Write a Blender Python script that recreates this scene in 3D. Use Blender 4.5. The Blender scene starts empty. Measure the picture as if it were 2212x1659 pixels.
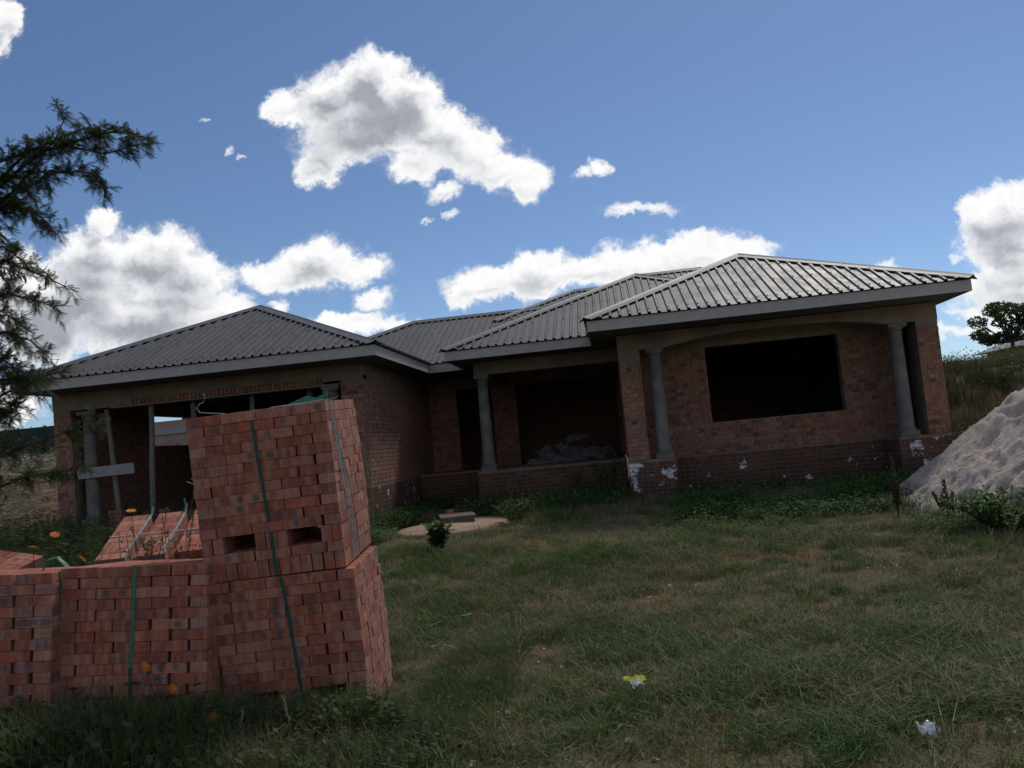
import bpy, bmesh, math, random
import numpy as np
from mathutils import Vector, Matrix, Euler, noise as mnoise

rnd = random.Random(7)
nr = np.random.RandomState(11)
SC = bpy.context.scene
COL = SC.collection
PI = math.pi

# ------------------------------------------------------------------ camera
cam_d = bpy.data.cameras.new('camera'); cam = bpy.data.objects.new('camera', cam_d); COL.objects.link(cam)
YAW, PITCH, ROLL, FPX = -0.11382, 0.0714, 0.09404, 1847.37
fw = Vector((math.sin(YAW)*math.cos(PITCH), math.cos(YAW)*math.cos(PITCH), math.sin(PITCH)))
rt = Vector((math.cos(YAW), -math.sin(YAW), 0)); up = rt.cross(fw)
r2 = math.cos(ROLL)*rt - math.sin(ROLL)*up; u2 = math.sin(ROLL)*rt + math.cos(ROLL)*up
M = Matrix((r2, u2, -fw)).transposed().to_4x4(); M.translation = Vector((0, 0, 1.6))
cam.matrix_world = M
cam_d.sensor_fit = 'HORIZONTAL'; cam_d.sensor_width = 36; cam_d.lens = 36*FPX/2212
cam_d.clip_start = 0.05; cam_d.clip_end = 6000
SC.camera = cam
SC.render.resolution_x = 1024; SC.render.resolution_y = 768

# ------------------------------------------------------------------ light
SUN_EL, SUN_AZ = math.radians(52), math.radians(24)          # azimuth from +Y towards +X
SC.view_settings.view_transform = 'Standard'; SC.view_settings.look = 'None'
SC.view_settings.gamma = 1.0; SC.view_settings.use_curve_mapping = False
SC.view_settings.exposure = 0.0
sun_d = bpy.data.lights.new('sun', 'SUN'); sun = bpy.data.objects.new('sun', sun_d); COL.objects.link(sun)
sun_d.energy = 2.0; sun_d.angle = math.radians(8); sun_d.color = (1.0, 0.94, 0.85)
sdir = Vector((math.sin(SUN_AZ)*math.cos(SUN_EL), math.cos(SUN_AZ)*math.cos(SUN_EL), math.sin(SUN_EL)))
sun.rotation_euler = sdir.to_track_quat('Z', 'Y').to_euler()
sun.location = (20, 30, 40)

# ------------------------------------------------------------------ node helpers
class NT:
    def __init__(s, nt): s.nt = nt; s.n = nt.nodes; s.l = nt.links
    def add(s, t, **kw):
        o = s.n.new(t)
        for k, v in kw.items(): setattr(o, k, v)
        return o
    def put(s, sock, v):
        if isinstance(v, bpy.types.NodeSocket): s.l.new(v, sock)
        elif v is not None:
            if isinstance(v, (tuple, list)) and len(v) == 3 and sock.type == 'RGBA': v = (*v, 1)
            sock.default_value = v
    def math(s, op, a, b=None, c=None, clamp=False):
        o = s.add('ShaderNodeMath', operation=op, use_clamp=clamp)
        for i, v in enumerate((a, b, c)):
            if v is not None: s.put(o.inputs[i], v)
        return o.outputs[0]
    def vm(s, op, a, b=None):
        o = s.add('ShaderNodeVectorMath', operation=op); s.put(o.inputs[0], a)
        if b is not None: s.put(o.inputs[3] if op == 'SCALE' else o.inputs[1], b)
        return o.outputs['Value'] if op in ('LENGTH', 'DOT_PRODUCT', 'DISTANCE') else o.outputs[0]
    def noise(s, vec, scale, detail=3, rough=.55, out='Fac', dist=0):
        o = s.add('ShaderNodeTexNoise'); s.put(o.inputs['Vector'], vec)
        o.inputs['Scale'].default_value = scale; o.inputs['Detail'].default_value = detail
        o.inputs['Roughness'].default_value = rough; o.inputs['Distortion'].default_value = dist
        return o.outputs[out]
    def step(s, v, a, b, lo=0., hi=1.):
        o = s.add('ShaderNodeMapRange', interpolation_type='SMOOTHSTEP'); s.put(o.inputs[0], v)
        for i, q in enumerate((a, b, lo, hi)): s.put(o.inputs[i+1], q)
        return o.outputs[0]
    def mix(s, f, a, b, mode='MIX'):
        o = s.add('ShaderNodeMix', data_type='RGBA', blend_type=mode); s.put(o.inputs[0], f)
        s.put(o.inputs[6], a); s.put(o.inputs[7], b); return o.outputs[2]
    def ramp(s, f, cols):
        o = s.add('ShaderNodeValToRGB'); s.put(o.inputs[0], f); e = o.color_ramp.elements
        while len(e) < len(cols): e.new(0.5)
        for i, (p, c) in enumerate(cols): e[i].position = p; e[i].color = (*c, 1)
        return o.outputs[0]
    def bump(s, h, strength=.4, dist=.01):
        o = s.add('ShaderNodeBump'); s.put(o.inputs['Height'], h)
        o.inputs['Strength'].default_value = strength; o.inputs['Distance'].default_value = dist
        return o.outputs[0]

def new_mat(name):
    m = bpy.data.materials.new(name); m.use_nodes = True; m.node_tree.nodes.clear()
    t = NT(m.node_tree); t.out = t.add('ShaderNodeOutputMaterial'); return m, t
def principled(t, col, rough=.9, spec=.3, metal=0., normal=None, **kw):
    p = t.add('ShaderNodeBsdfPrincipled'); t.put(p.inputs['Base Color'], col)
    t.put(p.inputs['Roughness'], rough); t.put(p.inputs['Specular IOR Level'], spec); t.put(p.inputs['Metallic'], metal)
    if normal is not None: t.put(p.inputs['Normal'], normal)
    t.l.new(p.outputs[0], t.out.inputs[0]); return p
def geo_pos(t): return t.add('ShaderNodeNewGeometry').outputs['Position']
def obj_co(t): return t.add('ShaderNodeTexCoord').outputs['Object']

# ------------------------------------------------------------------ world: sky and clouds at infinity
W = bpy.data.worlds.new('World'); SC.world = W; W.use_nodes = True; W.node_tree.nodes.clear()
w = NT(W.node_tree)
sky = w.add('ShaderNodeTexSky', sky_type='NISHITA'); sky.sun_disc = False
sky.sun_elevation = SUN_EL; sky.sun_rotation = SUN_AZ
sky.air_density = .9; sky.dust_density = 0.5; sky.ozone_density = 4.8; sky.altitude = 1300
BLOBS = [(-0.3623,0.442,0.0325,0.0206),(-0.3024,0.4452,0.0487,0.0433),(-0.2548,0.4502,0.046,0.0476),(-0.2161,0.4241,0.0514,0.0433),(-0.2592,0.3981,0.0893,0.0406),(-0.182,0.3845,0.0514,0.0325),(-0.1468,0.3623,0.0487,0.0271),(-0.1097,0.3344,0.0433,0.0227),(-0.074,0.311,0.028,0.0215),(-0.3268,0.3634,0.0325,0.0271),(-0.1741,0.3132,0.0244,0.0108),(-0.2057,0.3444,0.0325,0.0162),(-0.0085,0.3075,0.0125,0.0085),(0.0118,0.3155,0.013,0.0105),(0.0351,0.2593,0.0217,0.0076),(0.0755,0.2586,0.0244,0.0076),(-0.1681,0.285,0.0119,0.0054),(-0.2028,0.2791,0.0076,0.0049),(-0.4463,0.3954,0.0065,0.0049),(-0.4314,0.3833,0.0049,0.0043),(-0.4739,0.4458,0.0054,0.0027),(-0.6129,0.3294,0.0271,0.0244),(-0.6253,0.2831,0.065,0.0379),(-0.5512,0.2742,0.065,0.0406),(-0.5101,0.2458,0.0568,0.0352),(-0.6661,0.2343,0.0812,0.0487),(-0.5746,0.2004,0.1083,0.0433),(-0.4709,0.2004,0.0487,0.0217),(-0.7062,0.1972,0.065,0.0433),(-0.7345,0.2601,0.0325,0.0487),(-0.3361,0.2484,0.0541,0.0314),(-0.3784,0.2361,0.0433,0.0217),(-0.2849,0.2308,0.0352,0.0189),(-0.4198,0.241,0.0244,0.0162),(-0.2748,0.1925,0.0227,0.0119),(-0.3931,0.2003,0.0108,0.0076),(-0.3136,0.1656,0.0596,0.0162),(-0.2506,0.1587,0.0325,0.0108),(-0.342,0.1745,0.0271,0.0119),(-0.1963,0.1605,0.0097,0.0032),(-0.1336,0.1988,0.046,0.0244),(-0.0667,0.1994,0.0487,0.026),(-0.0594,0.218,0.0217,0.0135),(-0.0012,0.1971,0.0596,0.0244),(0.0587,0.201,0.0541,0.0227),(0.1228,0.2015,0.0487,0.0217),(0.1644,0.1965,0.0379,0.0152),(0.1033,0.2176,0.0271,0.0135),(0.0776,0.1769,0.0541,0.0162),(-0.1627,0.1882,0.0227,0.0162),(0.3176,0.1657,0.0173,0.0076),(0.4386,0.1976,0.0357,0.0379),(0.4713,0.204,0.0379,0.0325),(0.4588,0.1635,0.0379,0.0325),(0.4653,0.1314,0.065,0.0217),(0.4301,0.1303,0.0379,0.0162),(0.4004,0.1643,0.0076,0.0054),(-0.7308,0.6128,0.026,0.026),(-0.7617,0.5893,0.0325,0.0271),(-0.7559,0.1076,0.0487,0.0244),(0.4313,0.1014,0.0487,0.0065),(0.3942,0.0795,0.0596,0.0065),(0.4808,0.1088,0.0812,0.0271),(-0.8565,0.2864,0.1083,0.0758),(-0.914,0.4794,0.0812,0.0487),(0.5803,0.1385,0.0866,0.0596),(0.6252,0.2938,0.0758,0.0379),(0.6849,0.0552,0.1624,0.0325),(-1.0268,0.2138,0.1354,0.065),(0.8398,0.1875,0.1354,0.065)]
gt = bpy.data.node_groups.new('cloud_field', 'ShaderNodeTree')
gt.interface.new_socket('P', in_out='INPUT', socket_type='NodeSocketVector')
gt.interface.new_socket('F', in_out='OUTPUT', socket_type='NodeSocketFloat')
gt.interface.new_socket('T', in_out='OUTPUT', socket_type='NodeSocketFloat')
g = NT(gt); gi = g.add('NodeGroupInput'); go = g.add('NodeGroupOutput')
Facc = Tacc = None
for (bx_, by_, rx_, ry_) in BLOBS:
    d = g.vm('MULTIPLY', g.vm('SUBTRACT', gi.outputs[0], (bx_, by_, 0)), (1/rx_/1.17, 1/ry_/1.17, 0))
    k = g.math('SUBTRACT', 1.0, g.vm('LENGTH', d)); tk = g.math('MULTIPLY', k, min(rx_, ry_))
    Facc = k if Facc is None else g.math('SMOOTH_MAX', Facc, k, 0.18)
    Tacc = tk if Tacc is None else g.math('SMOOTH_MAX', Tacc, tk, 0.012)
g.l.new(Facc, go.inputs[0]); g.l.new(Tacc, go.inputs[1])
dirv = w.add('ShaderNodeTexCoord').outputs['Generated']
sx = w.add('ShaderNodeSeparateXYZ'); w.put(sx.inputs[0], dirv)
yc = w.math('MAXIMUM', sx.outputs[1], 0.05)
P = w.add('ShaderNodeCombineXYZ'); w.put(P.inputs[0], w.math('DIVIDE', sx.outputs[0], yc)); w.put(P.inputs[1], w.math('DIVIDE', sx.outputs[2], yc)); P = P.outputs[0]
wp = P
for sc_, am_ in ((14, .020), (45, .011), (130, .006), (320, .0025)):
    nz = w.noise(P, sc_, 2, .5, 'Color')
    wp = w.vm('ADD', wp, w.vm('SCALE', w.vm('SUBTRACT', nz, (.5, .5, .5)), am_*2))
def field(p):
    o = w.add('ShaderNodeGroup'); o.node_tree = gt; w.put(o.inputs[0], p); return o.outputs
F0 = field(wp); F1 = field(w.vm('ADD', wp, (.010, .022, 0)))
n1 = w.noise(wp, 34, 8, .62); n2 = w.noise(w.vm('ADD', wp, (.0035, .007, 0)), 34, 8, .62)
n3 = w.noise(P, 13, 2, .45)
dens = w.math('ADD', F0[0], w.math('ADD', .10, w.math('MULTIPLY', w.math('SUBTRACT', n1, .5), 1.05)))
# outside the blobs unseen broken cumulus goes on, cover raised for whiter ambient light
ng = w.noise(dirv, 3.2, 5, .55)
ins = w.math('MULTIPLY', w.step(sx.outputs[1], .25, .45), w.math('MULTIPLY', w.step(w.math('ABSOLUTE', w.math('ADD', w.math('DIVIDE', sx.outputs[0], yc), .12)), .85, 1.05, 1, 0), w.step(w.math('DIVIDE', sx.outputs[2], yc), .68, .85, 1, 0)))
d2 = w.math('SUBTRACT', w.math('MULTIPLY', w.math('SUBTRACT', ng, .535), 9), w.math('MULTIPLY', ins, 30))
dens = w.math('MAXIMUM', dens, d2)
alpha = w.math('MULTIPLY', w.step(dens, -.08, .44), w.math('MAXIMUM', w.step(w.math('ADD', F0[1], w.math('MULTIPLY', w.math('SUBTRACT', n1, .5), .006)), -.003, .0075), w.step(d2, 0, .5)))
thick = w.math('ADD', w.math('MINIMUM', F0[1], F1[1]), w.math('MULTIPLY', w.math('SUBTRACT', n3, .5), .022))
grey = w.step(thick, .003, .030)
relief = w.math('MULTIPLY', w.math('SUBTRACT', n1, n2), .30)
lum = w.math('ADD', w.math('SUBTRACT', 1.0, w.math('MULTIPLY', grey, .58)), relief)
ccol = w.mix(w.math('MULTIPLY', grey, 1, clamp=True), (1, 1, 1), (.90, .95, 1.06))
ccol = w.vm('SCALE', ccol, w.math('MINIMUM', w.math('MAXIMUM', lum, .2), 1.12))
SKY_STRENGTH = 0.094
bg1 = w.add('ShaderNodeBackground'); w.put(bg1.inputs[0], sky.outputs[0]); bg1.inputs[1].default_value = SKY_STRENGTH
bg2 = w.add('ShaderNodeBackground'); w.put(bg2.inputs[0], ccol); bg2.inputs[1].default_value = 0.98
mxs = w.add('ShaderNodeMixShader'); w.put(mxs.inputs[0], alpha); w.l.new(bg1.outputs[0], mxs.inputs[1]); w.l.new(bg2.outputs[0], mxs.inputs[2])
wo = w.add('ShaderNodeOutputWorld'); w.l.new(mxs.outputs[0], wo.inputs[0])
W.cycles.sampling_method = 'MANUAL'; W.cycles.sample_map_resolution = 512

# ------------------------------------------------------------------ mesh helpers
class MB:
    def __init__(s): s.v = []; s.f = []; s.rnd = []; s.loc = []
    def box(s, lo, hi, mat=None, r=None, loc=None):
        i = len(s.v)
        c = [(lo[0], lo[1], lo[2]), (hi[0], lo[1], lo[2]), (hi[0], hi[1], lo[2]), (lo[0], hi[1], lo[2]),
             (lo[0], lo[1], hi[2]), (hi[0], lo[1], hi[2]), (hi[0], hi[1], hi[2]), (lo[0], hi[1], hi[2])]
        if loc is not None:
            ctr = [(lo[k]+hi[k])/2 for k in range(3)]
            s.loc += [loc(Vector([q[k]-ctr[k] for k in range(3)])) for q in c]; s.rnd += [r]*8
        if mat is not None: c = [tuple(mat @ Vector(q)) for q in c]
        s.v += c
        s.f += [(i, i+3, i+2, i+1), (i+4, i+5, i+6, i+7), (i, i+1, i+5, i+4), (i+1, i+2, i+6, i+5), (i+2, i+3, i+7, i+6), (i+3, i, i+4, i+7)]
    def quad(s, *p):
        i = len(s.v); s.v += [tuple(q) for q in p]; s.f.append(tuple(range(i, i+len(p))))
    def tube(s, pts, rad, n=6, cap=True):
        pts = [Vector(p) for p in pts]
        if not isinstance(rad, (list, tuple)): rad = [rad]*len(pts)
        i0 = len(s.v); ref = Vector((.3, .2, 1)).normalized()
        for k, p in enumerate(pts):
            d = (pts[min(k+1, len(pts)-1)]-pts[max(k-1, 0)]).normalized()
            a = d.cross(ref)
            if a.length < .1: a = d.cross(Vector((1, 0, 0)))
            a.normalize(); b = d.cross(a)
            for j in range(n):
                t = 2*PI*j/n; s.v.append(tuple(p + rad[k]*(math.cos(t)*a+math.sin(t)*b)))
        for k in range(len(pts)-1):
            for j in range(n):
                s.f.append((i0+k*n+j, i0+k*n+(j+1) % n, i0+(k+1)*n+(j+1) % n, i0+(k+1)*n+j))
        if cap:
            s.f.append(tuple(i0+j for j in reversed(range(n)))); s.f.append(tuple(i0+(len(pts)-1)*n+j for j in range(n)))
    def ribbon(s, pts, width, side, thick=.0015):
        pts = [Vector(p) for p in pts]
        for k in range(len(pts)-1):
            a, b = pts[k], pts[k+1]
            sa = Vector(side[k] if isinstance(side, list) else side).normalized()*width/2
            sb = Vector(side[k+1] if isinstance(side, list) else side).normalized()*width/2
            d = (b-a); nn = d.cross(sa)
            if nn.length < 1e-9: continue
            nn.normalize(); t = nn*thick
            i = len(s.v)
            s.v += [tuple(q) for q in (a-sa, a+sa, b+sb, b-sb, a-sa+t, a+sa+t, b+sb+t, b-sb+t)]
            s.f += [(i, i+1, i+2, i+3), (i+7, i+6, i+5, i+4), (i, i+3, i+7, i+4), (i+1, i+5, i+6, i+2), (i, i+4, i+5, i+1), (i+3, i+2, i+6, i+7)]
    def mesh(s, name, smooth=False):
        me = bpy.data.meshes.new(name); me.from_pydata(s.v, [], s.f)
        if s.rnd:
            a = me.attributes.new('rnd', 'FLOAT', 'POINT'); a.data.foreach_set('value', s.rnd)
            a = me.attributes.new('loc', 'FLOAT_VECTOR', 'POINT'); a.data.foreach_set('vector', [c for q in s.loc for c in q])
        me.update()
        if smooth: me.polygons.foreach_set('use_smooth', [True]*len(me.polygons))
        return me
    def build(s, name, mat, parent=None, smooth=False, **kw):
        return link(name, s.mesh(name, smooth), mat, parent, **kw)

def link(name, me, mat=None, parent=None, mw=None, **kw):
    if mat is not None and not me.materials: me.materials.append(mat)
    o = bpy.data.objects.new(name, me); COL.objects.link(o)
    if parent is not None: o.parent = parent; o.matrix_parent_inverse = PINV.get(parent.name, Matrix.Identity(4))
    if mw is not None: o.matrix_basis = mw
    for k, v in kw.items(): o[k] = v
    return o
PINV = {}
def thing(name, label, cat, loc=(0, 0, 0), group=None, mw=None):
    """Empty at the base of a thing; children are given in world space unless local=True was asked by mw."""
    o = bpy.data.objects.new(name, None); COL.objects.link(o); o.empty_display_size = .1
    o.matrix_basis = mw if mw is not None else Matrix.Translation(loc)
    if mw is None: PINV[o.name] = Matrix.Translation(loc).inverted()
    o['label'] = label; o['category'] = cat
    if group: o['group'] = group
    return o
def tag(o, label, cat, group=None):
    o['label'] = label; o['category'] = cat
    if group: o['group'] = group
    return o

def nz(x, y, s=1., seed=0.): return mnoise.noise(Vector((x*s+seed*13.7, y*s-seed*7.1, seed*3.3)))
def sst(a, b, x): t = min(1, max(0, (x-a)/(b-a))); return t*t*(3-2*t)
def gz(x, y):
    z = -0.10 + .38*sst(5.5, 16, y)
    z += .035*nz(x, y, .5) + .018*nz(x, y, 1.7, 2)
    # bank on the right behind the house, low hills far off
    z += (2.35+.25*nz(x, y, .12, 5))*sst(7.0, 10.5, x)*sst(19.5, 29, y+.15*(x-9))
    z += 1.0*sst(-13, -16, x)*sst(15, 24, y)
    z += 1.6*sst(7, 20, x)*sst(34, 58, y)
    r = math.hypot(x, y)
    if r > 60: z += (26+18*nz(x, y, .0035, 3)+7*nz(x, y, .012, 4))*sst(150, 700, r)*(.6+.4*sst(0, -300, x))
    return z

# ------------------------------------------------------------------ materials
def mat_brick(name, attr, cols, spots=1.0, grey=.5, white=0., damp=False, elong=1.):
    m, t = new_mat(name)
    if attr:
        co = t.add('ShaderNodeAttribute', attribute_name='loc').outputs['Vector']; r = t.add('ShaderNodeAttribute', attribute_name='rnd').outputs['Fac']
    else:
        co = obj_co(t); r = t.add('ShaderNodeObjectInfo').outputs['Random']
    off = t.add('ShaderNodeCombineXYZ'); t.put(off.inputs[0], t.math('MULTIPLY', r, 37.)); t.put(off.inputs[1], t.math('MULTIPLY', r, 91.)); t.put(off.inputs[2], t.math('MULTIPLY', r, 13.))
    q = t.vm('ADD', co, off.outputs[0])
    base = t.ramp(r, cols)
    base = t.mix(t.step(t.noise(q, 22, 4, .6), .35, .7, 0, .55), base, t.mix(.5, base, (.40, .25, .20)))
    base = t.mix(t.step(t.noise(q, 9, 3, .6), .5, .75, 0, .5), base, (.13, .05, .04))
    s = t.add('ShaderNodeSeparateXYZ'); t.put(s.inputs[0], co)
    ax = t.math('SUBTRACT', t.math('ABSOLUTE', s.outputs[0]), .052)
    ax = t.math('MULTIPLY', ax, elong)
    ln = t.math('SQRT', t.math('ADD', t.math('MULTIPLY', ax, ax), t.math('MULTIPLY', s.outputs[2], s.outputs[2])))
    ln = t.math('ADD', ln, t.math('MULTIPLY', t.math('SUBTRACT', t.noise(q, 60, 2), .5), .012))
    r7 = t.math('FRACT', t.math('MULTIPLY', r, 7.31)); r11 = t.math('FRACT', t.math('MULTIPLY', r, 11.9))
    side = t.math('GREATER_THAN', t.math('MULTIPLY', s.outputs[0], t.math('SUBTRACT', r11, .5)), 0.)
    both = t.math('GREATER_THAN', r11, .8)
    sp = t.math('MULTIPLY', t.step(ln, .017, .029, 1, 0), t.math('MULTIPLY', t.math('LESS_THAN', r7, .42*spots), t.math('MAXIMUM', side, both)))
    sp = t.math('MULTIPLY', sp, t.math('MULTIPLY', t.step(r11, 0, 1, .5, .9), t.step(t.noise(q, 30, 3), .25, .5, .55, 1)))
    base = t.mix(sp, base, (.095, .095, .10))
    bnd = t.noise(t.vm('MULTIPLY', q, (26, 4, 4)), 1, 2, .5)
    base = t.mix(t.step(bnd, .52, .66, 0, .34), base, (.46, .29, .235))
    base = t.mix(t.step(bnd, .46, .36, 0, .42), base, (.12, .055, .048))
    base = t.mix(t.step(t.noise(q, 16, 4, .7), .70, .76, 0, .55), base, (.50, .46, .45))
    # kiln stripes on ends and edges
    st = t.noise(t.vm('MULTIPLY', q, (14, 55, 3)), 1, 2, .5)
    nrm = t.add('ShaderNodeSeparateXYZ'); t.put(nrm.inputs[0], t.add('ShaderNodeTexCoord').outputs['Normal'] if not attr else t.add('ShaderNodeNewGeometry').outputs['Normal'])
    endf = t.math('GREATER_THAN', t.math('ABSOLUTE', nrm.outputs[0]), .7)
    base = t.mix(t.math('MULTIPLY', endf, t.step(st, .35, .6, 0, .32)), base, (.42, .29, .25))
    base = t.mix(t.math('MULTIPLY', endf, t.step(st, .62, .68, 0, grey)), base, (.12, .12, .13))
    if damp:
        pz = t.add('ShaderNodeSeparateXYZ'); gp = geo_pos(t); t.put(pz.inputs[0], gp)
        h = t.math('ADD', pz.outputs[2], t.math('MULTIPLY', t.math('SUBTRACT', t.noise(gp, 1.3, 4), .5), .5))
        base = t.mix(t.step(h, 1.0, .2, .62, .88), base, (.040, .024, .021))
    if white > 0:
        pn = t.noise(geo_pos(t), 2.6, 6, .7)
        base = t.mix(t.step(pn, .66-white, .68-white), base, (.66, .65, .68))
    principled(t, base, .92, .2, normal=t.bump(t.noise(q, 70, 4, .7), .5, .003))
    return m
PACKC = [(0, (0.315, 0.083, 0.043)), (0.22, (0.388, 0.111, 0.058)), (0.45, (0.254, 0.072, 0.042)), (0.62, (0.361, 0.127, 0.073)), (0.82, (0.427, 0.175, 0.106)), (1, (0.28, 0.086, 0.054))]
HOUSEC = [(0, (0.3, 0.125, 0.066)), (0.25, (0.25, 0.1, 0.056)), (0.45, (0.33, 0.155, 0.085)), (0.62, (0.23, 0.085, 0.05)), (0.8, (0.3, 0.12, 0.066)), (0.92, (0.36, 0.19, 0.115)), (1, (0.09, 0.048, 0.036))]
M_pb = mat_brick('pack_brick', False, PACKC); M_pbm = mat_brick('pack_brick_inner', True, PACKC)
M_hb = mat_brick('wall_brick_single', False, HOUSEC, .7, .7); M_hbm = mat_brick('wall_brick', True, HOUSEC, .7, .7)
M_plb = mat_brick('plinth_brick', True, HOUSEC, .3, .6, white=.0, damp=True)
M_plw = mat_brick('plinth_brick_painted', True, HOUSEC, .3, .3, white=.095, damp=True)
M_plw2 = mat_brick('plinth_brick_flecked', True, HOUSEC, .3, .3, white=.03, damp=True)
M_burnt = mat_brick('burnt_brick', False, [(0, (.06, .04, .035)), (1, (.10, .055, .045))], 0, .7)
M_pbl = mat_brick('pack_brick_long_mark', False, PACKC, 2.2, .6, elong=.38); M_pblm = mat_brick('pack_brick_long_mark_inner', True, PACKC, 2.2, .6, elong=.38)

def simple(name, cols, scale=6, rough=.9, spec=.25, bump=.3, bscale=60, detail=5, pos=True, metal=0., bd=.004):
    m, t = new_mat(name); p = geo_pos(t) if pos else obj_co(t)
    c = t.ramp(t.noise(p, scale, detail, .6), [(.3+.4*i/(max(1, len(cols)-1)), q) for i, q in enumerate(cols)])
    principled(t, c, rough, spec, metal, t.bump(t.noise(p, bscale, 4, .6), bump, bd)); return m
M_mortar = simple('mortar', [(.15, .115, .085), (.25, .20, .155)], 5)
M_plaster = simple('cement_plaster', [(.15, .115, .08), (.22, .175, .122), (.27, .22, .155)], 2.2, bump=.7, bscale=35, bd=.012)
M_cement = simple('column_cement', [(.12, .115, .102), (.165, .158, .142), (.22, .208, .19)], 4, bump=.45, bscale=80)
M_slab = simple('floor_cement', [(.20, .11, .08), (.26, .17, .13)], 3)
M_fascia = simple('fascia_board', [(.38, .35, .318), (.46, .425, .39)], 8, .65, .3, .12, 150)
M_soffit = simple('roof_timber', [(.10, .10, .105), (.14, .14, .145)], 5)
M_wood = simple('raw_timber', [(.20, .17, .13), (.30, .26, .21)], 9, bump=.5)
M_board = simple('shutter_board', [(.27, .265, .25), (.36, .355, .34)], 5, bump=.5)
M_pole = simple('gum_pole', [(.15, .135, .115), (.23, .21, .185)], 12, bump=.5)
M_bark = simple('bark', [(.045, .035, .028), (.09, .075, .06)], 20, bump=.8)
M_screw = simple('screw_head', [(.03, .03, .035), (.05, .05, .055)], 20)
M_paper = simple('cement_sack_paper', [(.09, .085, .083), (.25, .24, .23)], 7, bump=.6, bscale=20, bd=.02)
M_white = simple('white_plastic', [(.6, .62, .66), (.75, .76, .78)], 14, .4, .5)
M_yellow = simple('yellow_plastic', [(.62, .60, .03), (.70, .66, .08)], 14, .4, .5)
M_blue = simple('blue_plastic', [(.14, .22, .36), (.24, .32, .46)], 14, .3, .5)
M_rag = simple('dark_rag', [(.05, .05, .055), (.09, .09, .095)], 14)
M_rock = simple('stone', [(.28, .26, .23), (.40, .38, .34)], 8, bump=.6)
M_slabt = simple('tank_slab_cement', [(.24, .155, .095), (.33, .225, .145), (.37, .26, .175)], 3.5, bump=.6, bscale=25, bd=.01)
M_lid = simple('lid_cement', [(.11, .085, .075), (.17, .13, .11)], 7, bump=.5)
M_green_fence = simple('green_sheet', [(.012, .045, .035), (.02, .06, .045)], .6, .6)
M_strap = simple('green_strap', [(.015, .12, .075), (.03, .18, .11)], 30, .45, .5, .1)
M_strapd = simple('dark_green_strap', [(.010, .045, .034), (.018, .085, .060)], 20, .5, .4, .1)
M_strapw = simple('faded_strap', [(.09, .15, .13), (.34, .40, .38)], 18, .45, .5, .1)
M_wire = simple('grey_wire', [(.25, .28, .27), (.35, .38, .37)], 30, .45, .5, .1)
M_farbrick = simple('far_brick', [(.33, .21, .17), (.42, .28, .23)], 1.2, bump=.2)
M_farroof = simple('far_roof', [(.28, .28, .28), (.36, .36, .36)], 1.2, bump=.1)

m, t = new_mat('roof_sheet_paint'); M_roof = m
co = geo_pos(t); oi = t.add('ShaderNodeObjectInfo').outputs['Random']
rc = t.mix(oi, (.078, .078, .082), (.102, .10, .10))
rc = t.mix(t.step(t.noise(t.vm('MULTIPLY', co, (7, 1.1, 1)), 1, 4, .6), .4, .75, 0, .6), rc, (.145, .136, .125))
rc = t.mix(t.step(t.noise(co, 9, 5, .7), .6, .8, 0, .4), rc, (.10, .095, .09))
principled(t, rc, t.step(t.noise(co, 3, 4), .3, .7, .50, .62), .38, .1, t.bump(t.noise(co, 4, 2), .12, .02))
M_cap = simple('ridge_cap_paint', [(.085, .087, .095), (.115, .117, .125)], 3, .55, .4, .05, 20)

m, t = new_mat('sand'); M_sand = m
co = geo_pos(t); a = t.noise(co, 2.2, 6, .65); b = t.noise(co, 17, 5, .7)
c = t.ramp(a, [(.3, (.46, .37, .32)), (.5, (.64, .53, .46)), (.72, (.74, .63, .56))])
c = t.mix(t.step(b, .56, .68, 0, .6), c, (.20, .165, .145))
principled(t, c, .95, .1, normal=t.bump(t.math('ADD', b, t.noise(co, 60, 3)), 1.0, .045))

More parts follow.
